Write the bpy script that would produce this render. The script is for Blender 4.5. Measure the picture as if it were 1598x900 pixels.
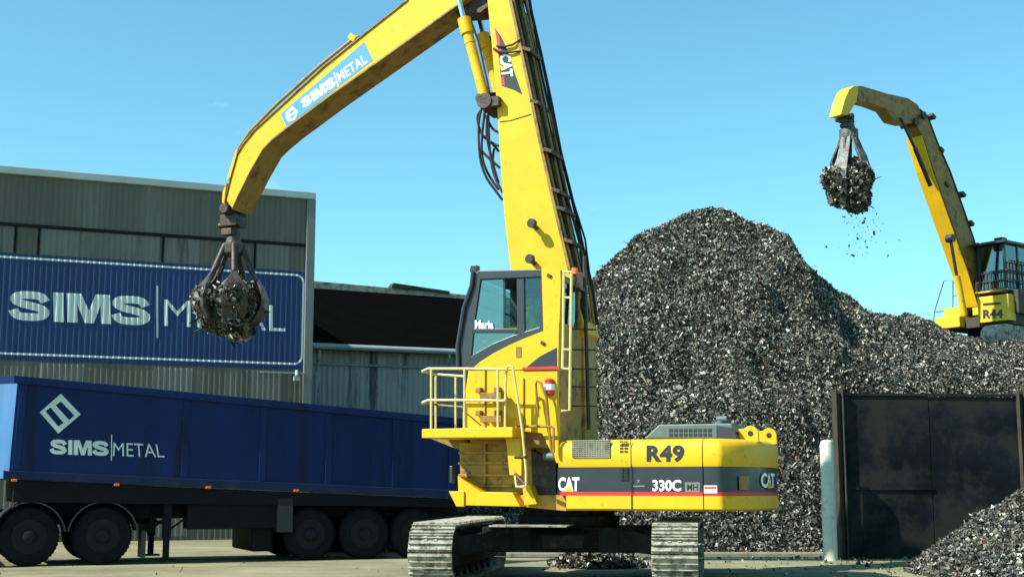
import bpy, bmesh, math, random
import numpy as np
from mathutils import Vector, Matrix
random.seed(7); RNG = np.random.default_rng(7)
R = math.radians; PI = math.pi
for o in list(bpy.data.objects): bpy.data.objects.remove(o)
scn = bpy.context.scene
COL = scn.collection

# ---------------------------------------------------------------- camera, sky, sun, exposure
FPX, CX, CY, PITCH, CAMZ = 2100.0, 799.0, 450.0, R(8.4), 1.4
cam_d = bpy.data.cameras.new('camera'); cam = bpy.data.objects.new('camera', cam_d); COL.objects.link(cam)
cam_d.sensor_width = 36; cam_d.lens = 36 * FPX / 1598; cam_d.clip_start = .1; cam_d.clip_end = 3000
cam.location = (0, 0, CAMZ); cam.rotation_euler = (PI / 2 + PITCH, 0, 0)
scn.camera = cam
SUN_DIR = Vector((-.90, -.435, 0)).normalized(); SUN_EL = R(43)
sv = Vector((SUN_DIR.x * math.cos(SUN_EL), SUN_DIR.y * math.cos(SUN_EL), math.sin(SUN_EL)))
sun_d = bpy.data.lights.new('sun', 'SUN'); sun_d.energy = 5.0; sun_d.angle = R(.5); sun_d.color = (1, .955, .87)
sun = bpy.data.objects.new('sun', sun_d); COL.objects.link(sun)
sun.rotation_euler = sv.to_track_quat('Z', 'Y').to_euler()
world = bpy.data.worlds.new('World'); scn.world = world; world.use_nodes = True
wn, wl = world.node_tree.nodes, world.node_tree.links
bg = wn['Background']; bg.inputs['Strength'].default_value = .090
sky = wn.new('ShaderNodeTexSky'); sky.sky_type = 'NISHITA'; sky.sun_disc = False
sky.sun_elevation = SUN_EL; sky.sun_rotation = math.atan2(sv.x, sv.y)
sky.air_density = 1.0; sky.dust_density = .6; sky.ozone_density = 1.0
tint = wn.new('ShaderNodeMix'); tint.data_type = 'RGBA'; tint.blend_type = 'MULTIPLY'
tint.inputs['Factor'].default_value = 1; tint.inputs['B'].default_value = (.72, 1.32, 1.27, 1)
wl.new(sky.outputs['Color'], tint.inputs['A']); 
wtc = wn.new('ShaderNodeTexCoord'); wmp = wn.new('ShaderNodeMapping'); wmp.inputs['Scale'].default_value = (3, 3, 9); wmp.inputs['Location'].default_value = (.4, .2, .3)
wnz = wn.new('ShaderNodeTexNoise'); wnz.inputs['Scale'].default_value = 1.6; wnz.inputs['Detail'].default_value = 9; wnz.inputs['Roughness'].default_value = .62
wrp = wn.new('ShaderNodeValToRGB'); wrp.color_ramp.elements[0].position = .64; wrp.color_ramp.elements[1].position = .85; wrp.color_ramp.elements[1].color = (.35, .35, .35, 1)
wl.new(wtc.outputs['Generated'], wmp.inputs['Vector']); wl.new(wmp.outputs['Vector'], wnz.inputs['Vector']); wl.new(wnz.outputs['Fac'], wrp.inputs['Fac'])
cl = wn.new('ShaderNodeMix'); cl.data_type = 'RGBA'; cl.inputs['B'].default_value = (6.5, 9.5, 10, 1)
wl.new(wrp.outputs['Color'], cl.inputs['Factor']); wl.new(tint.outputs['Result'], cl.inputs['A'])
wl.new(cl.outputs['Result'], bg.inputs['Color'])
scn.view_settings.view_transform = 'Standard'; scn.view_settings.look = 'None'
scn.view_settings.exposure = .88; scn.view_settings.gamma = 1
scn.render.engine = 'CYCLES'

# ---------------------------------------------------------------- frames: a pixel of the survey photo meets a real plane
def ray(px, py):
    u = (px - CX) / FPX; v = (CY - py) / FPX
    return Vector((u, math.cos(PITCH) - math.sin(PITCH) * v, math.sin(PITCH) + math.cos(PITCH) * v))
def P(px, py, Y):
    d = ray(px, py); return Vector((0, 0, CAMZ)) + d * (Y / d.y)
class Frame:
    def __init__(s, x, y, deg, z=0):
        s.M = Matrix.Translation((x, y, z)) @ Matrix.Rotation(R(deg), 4, 'Z'); s.I = s.M.inverted(); s.o = Vector((x, y, z)); s.r = R(deg)
    def hit(s, px, py, ax, val):
        o = s.I @ Vector((0, 0, CAMZ)); d = s.I.to_3x3() @ ray(px, py)
        i = 'xyz'.index(ax); t = (val - o[i]) / d[i]; return o + d * t
    def w(s, px, py, w=0): return s.hit(px, py, 'y', -w)
    def world(s, p): return s.M @ Vector(p)
    def local(s, p): return s.I @ Vector(p)

# ---------------------------------------------------------------- materials
def node(nt, t, **k):
    n = nt.nodes.new(t)
    for a, v in k.items(): setattr(n, a, v)
    return n
def mat(name, col, rough=.6, metal=0, var=.15, scale=3, spots=None, spot_amt=.0, spot_scale=6, bump=0, bump_scale=20, streak=False, spec=.5, coat=0):
    m = bpy.data.materials.new(name); m.use_nodes = True; nt = m.node_tree; b = nt.nodes['Principled BSDF']; L = nt.links
    b.inputs['Roughness'].default_value = rough; b.inputs['Metallic'].default_value = metal
    b.inputs['Specular IOR Level'].default_value = spec; b.inputs['Coat Weight'].default_value = coat
    tc = node(nt, 'ShaderNodeTexCoord'); mp = node(nt, 'ShaderNodeMapping')
    L.new(tc.outputs['Object'], mp.inputs['Vector'])
    if streak: mp.inputs['Scale'].default_value = (1, 1, .12)
    n = node(nt, 'ShaderNodeTexNoise'); n.inputs['Scale'].default_value = scale; n.inputs['Detail'].default_value = 8; n.inputs['Roughness'].default_value = .65
    L.new(mp.outputs['Vector'], n.inputs['Vector'])
    r = node(nt, 'ShaderNodeValToRGB'); r.color_ramp.elements[0].position = .3; r.color_ramp.elements[1].position = .7
    lo = [c * (1 - var) for c in col]; hi = [min(1, c * (1 + var)) for c in col]
    r.color_ramp.elements[0].color = (*lo, 1); r.color_ramp.elements[1].color = (*hi, 1)
    L.new(n.outputs['Fac'], r.inputs['Fac']); out = r.outputs['Color']
    if spots:
        n2 = node(nt, 'ShaderNodeTexNoise'); n2.inputs['Scale'].default_value = spot_scale; n2.inputs['Detail'].default_value = 10; n2.inputs['Roughness'].default_value = .7
        L.new(mp.outputs['Vector'], n2.inputs['Vector'])
        r2 = node(nt, 'ShaderNodeValToRGB'); e = .72 - spot_amt * .3
        r2.color_ramp.elements[0].position = e - .06; r2.color_ramp.elements[1].position = e + .05
        L.new(n2.outputs['Fac'], r2.inputs['Fac'])
        mx = node(nt, 'ShaderNodeMix', data_type='RGBA'); L.new(r2.outputs['Color'], mx.inputs['Factor']); L.new(out, mx.inputs['A'])
        mx.inputs['B'].default_value = (*spots, 1); out = mx.outputs['Result']
    L.new(out, b.inputs['Base Color'])
    if bump:
        n3 = node(nt, 'ShaderNodeTexNoise'); n3.inputs['Scale'].default_value = bump_scale; n3.inputs['Detail'].default_value = 6
        L.new(tc.outputs['Object'], n3.inputs['Vector'])
        bp = node(nt, 'ShaderNodeBump'); bp.inputs['Strength'].default_value = bump; bp.inputs['Distance'].default_value = .03
        L.new(n3.outputs['Fac'], bp.inputs['Height']); L.new(bp.outputs['Normal'], b.inputs['Normal'])
    return m
M = {}
M['yellow'] = mat('yellow_paint', (.66, .385, .008), .5, 0, .09, 1.6, (.26, .15, .03), .24, 11, spec=.3, bump=.04, bump_scale=6)
M['yellow_shaded_worn'] = mat('shaded_worn_yellow_paint', (.25, .14, .016), .55, 0, .25, 3.0, (.09, .05, .015), .5, 4)  # yellow darkened to paint in the shade of undersides and recesses, plus grime
M['yellow_half_shaded'] = mat('half_shaded_yellow_paint', (.40, .22, .02), .6, 0, .25, 3.0, (.16, .085, .02), .5, 4)  # lighter step of the painted-in shade, with brown spots
M['rail'] = mat('pale_yellow_rail', (.52, .43, .16), .45, 0, .15, 6)
M['black'] = mat('black_rubber_hose', (.020, .016, .014), .65, 0, .4, 8, spec=.3)
M['dark'] = mat('dark_grease_steel', (.035, .027, .024), .55, .3, .4, 8, (.12, .05, .03), .45, 9, bump=.2)
M['frame'] = mat('dark_undercarriage_steel', (.012, .012, .014), .75, 0, .35, 5, (.05, .04, .03), .35, 6, spec=.2)
M['cabgrey'] = mat('charcoal_cab_paint', (.020, .028, .036), .4, 0, .15, 5)
M['band'] = mat('charcoal_decal', (.018, .024, .032), .35, 0, .15, 4, coat=.1)
M['red'] = mat('red_stripe', (.50, .02, .03), .4, 0, .1)
M['white'] = mat('white_decal', (.82, .82, .80), .5, 0, .05)
M['ink'] = mat('black_decal', (.02, .022, .025), .4, 0, .1)
M['trackpad'] = mat('worn_track_steel', (.31, .30, .23), .7, .0, .25, 9, (.10, .08, .055), .6, 8, bump=.2)
M['chrome'] = mat('chrome_rod', (.75, .76, .78), .15, 1, .05)
M['greyhood'] = mat('grey_hood_paint', (.08, .115, .115), .5, 0, .15, 5)
M['navy'] = mat('navy_trailer_paint', (.005, .018, .086), .45, 0, .25, 1.4, (.006, .012, .040), .40, 2.2, streak=True, bump=.12, bump_scale=2.5, spec=.15)
M['navyrail'] = mat('navy_dusty_rail', (.008, .018, .060), .55, 0, .25, 2, (.02, .025, .04), .4, 4, spec=.2)
M['tyre'] = mat('tyre_rubber', (.011, .010, .012), .9, 0, .25, 6, spec=.1)
M['rim'] = mat('dusty_rim', (.012, .009, .010), .7, 0, .3, 6, spec=.2)
M['truckblack'] = mat('black_chassis', (.004, .004, .006), .7, 0, .4, 6, spec=.2)
M['guard'] = mat('grey_mudguard', (.022, .024, .028), .45, 0, .2, 4)
M['decalgrey'] = mat('pale_grey_lettering', (.56, .62, .58), .6, 0, .06, 5)
M['amber'] = mat('amber_lens', (.75, .16, .02), .25, 0, .1)
M['orange'] = mat('orange_lens', (.9, .16, .02), .25, 0, .1)
M['clad'] = mat('weathered_cladding', (.118, .108, .082), .7, .1, .22, .6, (.17, .165, .13), .35, 1.2, streak=True)
M['flash'] = mat('galvanised_flashing', (.36, .42, .40), .55, .1, .15, 1)
M['trim'] = mat('grey_corner_trim', (.17, .18, .17), .6, .1, .15, 1)
M['signblue'] = mat('blue_sign_paint', (.005, .030, .120), .6, 0, .16, .7, streak=True)
M['shedwall'] = mat('blue_grey_cladding', (.33, .34, .32), .65, .1, .18, .8, (.08, .08, .08), .4, 1.5, streak=True)
M['shedroof'] = mat('black_roof', (.003, .003, .003), .95, 0, .15, 2, spec=0)
M['ridge'] = mat('dusty_ridge_sheet', (.30, .29, .21), .8, 0, .25, 2, (.10, .09, .07), .5, 3)
M['gutter'] = mat('grey_gutter', (.26, .31, .31), .6, 0, .15, 2)
M['steelwall'] = mat('dark_stained_steel', (.003, .006, .010), .65, 0, .8, .9, (.020, .019, .016), .70, .8, bump=.5, bump_scale=1.3, spec=.15)
M['wallpost'] = mat('rusty_post', (.04, .032, .024), .7, 0, .4, 4)
M['bollard'] = mat('white_pole_paint', (.50, .53, .44), .6, 0, .12, 5, (.25, .22, .16), .3, 6)
M['concrete'] = mat('kerb_concrete', (.20, .19, .14), .85, 0, .2, 3, (.1, .09, .07), .4, 4)
M['seat'] = mat('dark_seat_fabric', (.03, .03, .035), .9)
M['skin'] = mat('skin', (.45, .24, .16), .6)
M['hivis'] = mat('hi_vis_fabric', (.75, .72, .10), .8)
M['hair'] = mat('dark_hair', (.03, .02, .015), .8)
M['komayellow'] = mat('bright_yellow_paint', (.66, .40, .010), .5, 0, .08, 2, (.3, .18, .03), .3, 7)
M['grapple'] = mat('worn_grapple_steel', (.07, .06, .05), .5, .3, .4, 6, (.035, .02, .015), .7, 8, bump=.3)
M['grapplegrey'] = mat('grey_grapple_steel', (.10, .11, .105), .55, .2, .3, 5, (.04, .03, .03), .6, 7, bump=.3)

def glass(name, tintc, refl):
    m = bpy.data.materials.new(name); m.use_nodes = True; nt = m.node_tree; L = nt.links
    nt.nodes.remove(nt.nodes['Principled BSDF']); out = nt.nodes['Material Output']
    t = node(nt, 'ShaderNodeBsdfTransparent'); t.inputs['Color'].default_value = (*tintc, 1)
    g = node(nt, 'ShaderNodeBsdfGlossy'); g.inputs['Roughness'].default_value = .06; g.inputs['Color'].default_value = (.8, .95, .95, 1)
    f = node(nt, 'ShaderNodeFresnel'); f.inputs['IOR'].default_value = 1.5
    a = node(nt, 'ShaderNodeMath', operation='ADD'); a.inputs[1].default_value = refl; L.new(f.outputs[0], a.inputs[0])
    x = node(nt, 'ShaderNodeMixShader'); L.new(a.outputs[0], x.inputs['Fac']); L.new(t.outputs[0], x.inputs[1]); L.new(g.outputs[0], x.inputs[2])
    L.new(x.outputs[0], out.inputs['Surface']); return m
M['glass'] = glass('teal_cab_glass', (.36, .54, .54), .14)
M['clear'] = glass('clear_cab_glass', (.62, .74, .74), .03)
M['glass2'] = glass('blue_cab_glass', (.25, .38, .50), .12)

def scrapmat():
    m = bpy.data.materials.new('shredded_scrap'); m.use_nodes = True; nt = m.node_tree; b = nt.nodes['Principled BSDF']
    a = node(nt, 'ShaderNodeAttribute'); a.attribute_name = 'piece'; nt.links.new(a.outputs['Color'], b.inputs['Base Color'])
    b.inputs['Roughness'].default_value = .5; b.inputs['Metallic'].default_value = .15
    return m
M['scrap'] = scrapmat()

def groundmat():
    m = bpy.data.materials.new('dusty_yard'); m.use_nodes = True; nt = m.node_tree; b = nt.nodes['Principled BSDF']; L = nt.links
    b.inputs['Roughness'].default_value = .95; b.inputs['Specular IOR Level'].default_value = .15
    tc = node(nt, 'ShaderNodeTexCoord')
    def nz(s, d=10, stretch=None):
        n = node(nt, 'ShaderNodeTexNoise'); n.inputs['Scale'].default_value = s; n.inputs['Detail'].default_value = d; n.inputs['Roughness'].default_value = .7
        if stretch:
            mp = node(nt, 'ShaderNodeMapping'); mp.inputs['Scale'].default_value = stretch; mp.inputs['Rotation'].default_value = (0, 0, R(20))
            L.new(tc.outputs['Object'], mp.inputs['Vector']); L.new(mp.outputs['Vector'], n.inputs['Vector'])
        else: L.new(tc.outputs['Object'], n.inputs['Vector'])
        return n
    a = nz(.35); r = node(nt, 'ShaderNodeValToRGB'); r.color_ramp.elements[0].position = .35; r.color_ramp.elements[1].position = .68
    r.color_ramp.elements[0].color = (.150, .142, .082, 1); r.color_ramp.elements[1].color = (.275, .265, .160, 1); L.new(a.outputs['Fac'], r.inputs['Fac'])
    t = nz(.9, 6, (.15, 1.6, 1)); rt = node(nt, 'ShaderNodeValToRGB'); rt.color_ramp.elements[0].position = .52; rt.color_ramp.elements[1].position = .72
    L.new(t.outputs['Fac'], rt.inputs['Fac'])
    m0 = node(nt, 'ShaderNodeMix', data_type='RGBA'); L.new(rt.outputs['Color'], m0.inputs['Factor']); L.new(r.outputs['Color'], m0.inputs['A']); m0.inputs['B'].default_value = (.085, .08, .052, 1)
    c = nz(9, 4); rc = node(nt, 'ShaderNodeValToRGB'); rc.color_ramp.elements[0].position = .64; rc.color_ramp.elements[1].position = .72
    L.new(c.outputs['Fac'], rc.inputs['Fac'])
    m1 = node(nt, 'ShaderNodeMix', data_type='RGBA'); L.new(rc.outputs['Color'], m1.inputs['Factor']); L.new(m0.outputs['Result'], m1.inputs['A']); m1.inputs['B'].default_value = (.07, .06, .045, 1)
    L.new(m1.outputs['Result'], b.inputs['Base Color'])
    bp = node(nt, 'ShaderNodeBump'); bp.inputs['Strength'].default_value = .5; bp.inputs['Distance'].default_value = .04; L.new(nz(6).outputs['Fac'], bp.inputs['Height']); L.new(bp.outputs['Normal'], b.inputs['Normal'])
    return m
M['ground'] = groundmat()

# ---------------------------------------------------------------- mesh helpers
class MB:
    def __init__(s): s.v = []; s.f = []
    def add(s, vs, fs):
        n = len(s.v); s.v += [Vector(v) for v in vs]; s.f += [tuple(i + n for i in f) for f in fs]; return s
    def box(s, c, size, rot=None):
        hx, hy, hz = [q / 2 for q in size]; vs = [Vector((x, y, z)) for x in (-hx, hx) for y in (-hy, hy) for z in (-hz, hz)]
        if rot: vs = [rot @ v for v in vs]
        return s.add([Vector(c) + v for v in vs], [(0, 1, 3, 2), (4, 6, 7, 5), (0, 4, 5, 1), (2, 3, 7, 6), (0, 2, 6, 4), (1, 5, 7, 3)])
    def bb(s, x0, x1, y0, y1, z0, z1): return s.box(((x0 + x1) / 2, (y0 + y1) / 2, (z0 + z1) / 2), (abs(x1 - x0), abs(y1 - y0), abs(z1 - z0)))
    def prism(s, a, b):           # two matching rings joined
        n = len(a); s.add(list(a) + list(b), [tuple(range(n)), tuple(range(2 * n - 1, n - 1, -1))] + [(i, i + n, (i + 1) % n + n, (i + 1) % n) for i in range(n)]); return s
    def ext(s, xz, y0, y1): return s.prism([(x, y0, z) for x, z in xz], [(x, y1, z) for x, z in xz])
    def tube(s, pts, r, n=8, caps=True):
        pts = [Vector(p) for p in pts]; rings = []; rr = r if isinstance(r, (list, tuple)) else [r] * len(pts)
        up = Vector((0, 0, 1)); prev = None
        for i, p in enumerate(pts):
            d = (pts[min(i + 1, len(pts) - 1)] - pts[max(i - 1, 0)]).normalized()
            if prev is None: q = d.cross(up if abs(d.z) < .95 else Vector((1, 0, 0))).normalized()
            else: q = (prev - d * prev.dot(d)).normalized()
            prev = q; k = d.cross(q)
            rings.append([p + (q * math.cos(2 * PI * j / n) + k * math.sin(2 * PI * j / n)) * rr[i] for j in range(n)])
        vs = [v for g in rings for v in g]; fs = []
        for i in range(len(pts) - 1):
            for j in range(n): fs.append((i * n + j, i * n + (j + 1) % n, (i + 1) * n + (j + 1) % n, (i + 1) * n + j))
        if caps: fs += [tuple(range(n)), tuple(range((len(pts) - 1) * n + n - 1, (len(pts) - 1) * n - 1, -1))]
        return s.add(vs, fs)
    def cyl(s, a, b, r, n=16, r2=None): return s.tube([a, b], [r, r if r2 is None else r2], n)
    def lathe(s, c, axis, prof, n=28, caps=True):   # prof: (offset along axis, radius)
        ax = Vector(axis).normalized(); q = ax.cross(Vector((0, 0, 1)) if abs(ax.z) < .9 else Vector((1, 0, 0))).normalized(); k = ax.cross(q); c = Vector(c)
        vs = [c + ax * t + (q * math.cos(2 * PI * j / n) + k * math.sin(2 * PI * j / n)) * r for t, r in prof for j in range(n)]
        fs = [(i * n + j, i * n + (j + 1) % n, (i + 1) * n + (j + 1) % n, (i + 1) * n + j) for i in range(len(prof) - 1) for j in range(n)]
        if caps: fs += [tuple(range(n)), tuple(range(len(vs) - 1, len(vs) - n - 1, -1))]
        return s.add(vs, fs)
    def xf(s, T): s.v = [T @ v for v in s.v]; return s
    def build(s, name, m, parent=None, bevel=0, smooth=False, seg=2):
        me = bpy.data.meshes.new(name); me.from_pydata([tuple(v) for v in s.v], [], s.f)
        bm = bmesh.new(); bm.from_mesh(me); bmesh.ops.recalc_face_normals(bm, faces=bm.faces); bm.to_mesh(me); bm.free()
        me.materials.append(m); o = bpy.data.objects.new(name, me); COL.objects.link(o)
        if parent is not None: o.parent = parent
        if smooth:
            for p in me.polygons: p.use_smooth = True
            md = o.modifiers.new('edges', 'EDGE_SPLIT'); md.split_angle = R(35)
        if bevel:
            md = o.modifiers.new('bevel', 'BEVEL'); md.width = bevel; md.segments = seg; md.limit_method = 'ANGLE'; md.angle_limit = R(30)
        return o
def tag(o, label=None, cat=None, group=None, kind=None):
    if label: o['label'] = label
    if cat: o['category'] = cat
    if group: o['group'] = group
    if kind: o['kind'] = kind
    return o
def thing(name, F, label, cat, group=None):
    o = bpy.data.objects.new(name, None); COL.objects.link(o); o.location = F.o; o.rotation_euler = (0, 0, F.r); o.empty_display_size = .3
    return tag(o, label, cat, group)
def slab(F, poly, w0, w1):
    """outline traced on the plane w0 of a thing's frame, with real thickness to w1"""
    pts = [F.w(x, y, w0) for x, y in poly]; return MB().ext([(p.x, p.z) for p in pts], -w0, -w1)
def sims_mesh():
    V, Fc = [], []
    def S(ox):
        c = [(1.03, .66), (.90, .83), (.60, .872), (.25, .84), (.165, .70), (.32, .585), (.60, .51), (.90, .42), (1.0, .29), (.88, .16), (.56, .128), (.22, .17), (.10, .36)]
        c = [Vector(p) for p in c]; S_ = []
        for i in range(len(c) - 1):
            p0, p1, p2, p3 = c[max(i - 1, 0)], c[i], c[i + 1], c[min(i + 2, len(c) - 1)]
            for t in (0, .34, .67): S_.append(.5 * ((2 * p1) + (p2 - p0) * t + (2 * p0 - 5 * p1 + 4 * p2 - p3) * t * t + (3 * p1 - p0 - 3 * p2 + p3) * t ** 3))
        S_.append(c[-1]); n0 = len(V)
        for i, p in enumerate(S_):
            d = (S_[min(i + 1, len(S_) - 1)] - S_[max(i - 1, 0)]).normalized(); q_ = Vector((-d.y * 1.18, d.x)) * .128
            V.append((ox + p.x + q_.x, p.y + q_.y)); V.append((ox + p.x - q_.x, p.y - q_.y))
        for i in range(len(S_) - 1): Fc.append((n0 + 2 * i, n0 + 2 * i + 1, n0 + 2 * i + 3, n0 + 2 * i + 2))
    def poly(pts): n0 = len(V); V.extend(pts); Fc.append(tuple(range(n0, n0 + len(pts))))
    S(0); poly([(1.26, 0), (1.56, 0), (1.56, 1), (1.26, 1)])
    for a in (0, .99): poly([(1.66 + a, 0), (1.96 + a, 0), (1.96 + a, 1), (1.66 + a, 1)])
    poly([(1.96, 1), (1.96, .62), (2.17, 0), (2.305, 0), (2.305, .42), (2.09, 1)]); poly([(2.65, 1), (2.52, 1), (2.305, .42), (2.305, 0), (2.44, 0), (2.65, .62)])
    S(3.0); w = 4.16
    return [(x / w, y) for x, y in V], Fc
def textmesh(body, bold=0.0, spacing=1.0, shear=0):
    if body == 'SIMS': return sims_mesh()
    c = bpy.data.curves.new('lettering', 'FONT'); c.body = body; c.offset = bold; c.space_character = spacing; c.shear = shear; c.resolution_u = 3
    t = bpy.data.objects.new('lettering', c); COL.objects.link(t); bpy.context.view_layer.update()
    me = bpy.data.meshes.new_from_object(t.evaluated_get(bpy.context.evaluated_depsgraph_get())); bpy.data.objects.remove(t)
    vs = [v.co.copy() for v in me.vertices]; fs = [tuple(p.vertices) for p in me.polygons]; bpy.data.meshes.remove(me)
    xs = [v.x for v in vs]; ys = [v.y for v in vs]; x0, x1, y0, y1 = min(xs), max(xs), min(ys), max(ys)
    return [((v.x - x0) / (x1 - x0), (v.y - y0) / (y1 - y0)) for v in vs], fs
def text(F, body, quad, w, bold=0.0, spacing=1.0, ax='y', val=None, off=None):
    """lettering laid in a quad TL,TR,BR,BL traced on plane"""
    uv, fs = textmesh(body, bold, spacing)
    Q = [F.hit(x, y, ax, (-w if val is None else val)) for x, y in quad]
    vs = [(Q[3] * (1 - u) + Q[2] * u) * (1 - v) + (Q[0] * (1 - u) + Q[1] * u) * v for u, v in uv]
    m = MB(); m.add(vs, fs); return m
def flat(F, poly, w): return MB().add([F.w(x, y, w) for x, y in poly], [tuple(range(len(poly)))])
def arcpts(cx, cz, r, a0, a1, n): return [(cx + r * math.cos(R(a0 + (a1 - a0) * i / n)), cz + r * math.sin(R(a0 + (a1 - a0) * i / n))) for i in range(n + 1)]

# ---------------------------------------------------------------- ground
g = MB(); NX = 60
xs = list(np.linspace(-1, 1, NX)); xs = [math.copysign(abs(t) ** 2.5, t) * 1500 for t in xs]
g.add([(x, y, 0) for y in xs for x in xs], [(j * NX + i, j * NX + i + 1, (j + 1) * NX + i + 1, (j + 1) * NX + i) for j in range(NX - 1) for i in range(NX - 1)])
tag(g.build('ground', M['ground']), kind='structure')
KF = Frame(2.2, 28.0, 0)
k = MB().bb(-6, 5.2, -.35, 0, 0.002, .10)
tag(k.build('kerb', M['concrete'], bevel=.02), kind='structure').location = KF.o

# ---------------------------------------------------------------- scrap: shredded pieces in numpy
PAL = np.array([[.014, .013, .012], [.030, .028, .024], [.058, .055, .043], [.105, .100, .076], [.18, .175, .135], [.31, .31, .24], [.66, .68, .57], [.16, .10, .065], [.22, .075, .05], [.06, .10, .11], [.27, .25, .20]])
PW = np.array([.10, .13, .16, .18, .15, .11, .040, .030, .006, .03, .05]); PW = PW / PW.sum()
def scrap_mesh(name, centres, size, base=None, bright=1.0, flatness=None):
    """centres (n,3), one bent shard each; base: optional (verts, quads) body under them"""
    n = len(centres); s = size * np.exp(RNG.normal(0, .42, n)); s = np.clip(s, size * .3, size * 3.0)
    A = RNG.normal(size=(n, 3)); A /= np.linalg.norm(A, axis=1)[:, None]
    B = RNG.normal(size=(n, 3)); B -= A * (A * B).sum(1)[:, None]; B /= np.linalg.norm(B, axis=1)[:, None]
    N = np.cross(A, B); asp = RNG.uniform(.35, 1.0, n)
    A = A * (s * .5)[:, None]; B = B * (s * .5 * asp)[:, None]; N = N * (s * RNG.uniform(-.3, .3, n))[:, None]
    lg = RNG.uniform(0, 1, n) < .035; A[lg] *= 3.2; B[lg] *= .35
    j = lambda: RNG.uniform(.6, 1.25, n)[:, None]
    V = np.stack([centres - A * j() - B * j(), centres + A * j() - B * j() + N, centres + A * j() + B * j(), centres - A * j() + B * j() + N], 1).reshape(-1, 3)
    Q = np.arange(4 * n).reshape(n, 4)
    C = PAL[RNG.choice(len(PAL), n, p=PW)] * RNG.uniform(.7, 1.3, (n, 1)) * bright * .85
    if base is not None:
        bv, bq = base; Q = np.vstack([Q, bq + len(V)]); V = np.vstack([V, bv]); C = np.vstack([C, np.tile([[.03, .028, .026]], (len(bq), 1))])
    me = bpy.data.meshes.new(name); me.vertices.add(len(V)); me.vertices.foreach_set('co', V.astype(np.float32).ravel())
    me.loops.add(Q.size); me.loops.foreach_set('vertex_index', Q.astype(np.int32).ravel())
    me.polygons.add(len(Q)); me.polygons.foreach_set('loop_start', (np.arange(len(Q)) * 4).astype(np.int32)); me.polygons.foreach_set('loop_total', np.full(len(Q), 4, np.int32))
    me.update(); me.validate()
    at = me.attributes.new('piece', 'FLOAT_COLOR', 'FACE'); c4 = np.ones((len(Q), 4), np.float32); c4[:, :3] = np.clip(C, 0, 1); at.data.foreach_set('color', c4.ravel())
    me.materials.append(M['scrap']); o = bpy.data.objects.new(name, me); COL.objects.link(o); return o
def vnoise(x, y, sc, seed):
    r = np.random.default_rng(seed); T = r.uniform(-1, 1, (256, 256)); x = x / sc + 50; y = y / sc + 50
    xi = np.floor(x).astype(int); yi = np.floor(y).astype(int); fx = x - xi; fy = y - yi; fx = fx * fx * (3 - 2 * fx); fy = fy * fy * (3 - 2 * fy)
    g = lambda a, b: T[a % 256, b % 256]
    return (g(xi, yi) * (1 - fx) + g(xi + 1, yi) * fx) * (1 - fy) + (g(xi, yi + 1) * (1 - fx) + g(xi + 1, yi + 1) * fx) * fy
# skyline of the big heap: (pixel x, pixel y, ridge distance)
SKY = [(610, 838, 30.5), (660, 800, 30.5), (700, 782, 31), (760, 745, 32), (800, 690, 33), (850, 575, 35), (880, 510, 36), (918, 445, 37), (935, 424, 37), (960, 402, 37), (985, 378, 37.3), (1010, 362, 37.5), (1050, 336, 38), (1085, 324, 38), (1110, 318, 38), (1140, 320, 38), (1165, 337, 38), (1200, 347, 38), (1230, 367, 38), (1247, 398, 38), (1275, 426, 38.5), (1310, 452, 39), (1350, 482, 39.5), (1400, 494, 40), (1440, 500, 41), (1465, 515, 42), (1500, 530, 42.5), (1540, 538, 42.5), (1600, 536, 43), (1720, 530, 43)]
RP = [P(*q) for q in SKY]; RX = np.array([p.x for p in RP]); RZ = np.array([p.z for p in RP]); RY = np.array([q[2] for q in SKY])
def H(x, y):
    zr = np.interp(x, RX, RZ, left=0); yr = np.interp(x, RX, RY)
    zr = np.where(x > RX[-1], RZ[-1] - (x - RX[-1]) * .35, zr)
    yb = 28.3 + .35 * vnoise(x, y * 0, 2.0, 3) - np.clip((6 - x) * .0, 0, 1)
    t = (y - yb) / (yr - yb)
    front = zr * np.where(t < 1, np.clip(t, -1, 1) * (1.06 - .06 * np.clip(t, 0, 1)), 1)
    back_t = y - yr
    plat = 1 / (1 + np.exp(-(x - 10.2) / .7))
    back = np.where(back_t > 0, -(1 - plat) * back_t * .85 + plat * np.where(back_t < 9, back_t * .055, .495 - (back_t - 9) * .8), 0)
    h = front + back
    amp = np.clip(h, 0, 1.6) / 1.6 * (1 - .72 * np.exp(-((y - yr) / 2.2) ** 2))
    return h + amp * (.48 * vnoise(x, y, 1.9, 1) + .30 * vnoise(x, y, .9, 2) + .22 * vnoise(x * 1.0, y * .45, .5, 8) + .10 * vnoise(x, y, .35, 5) - .04)
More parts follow.
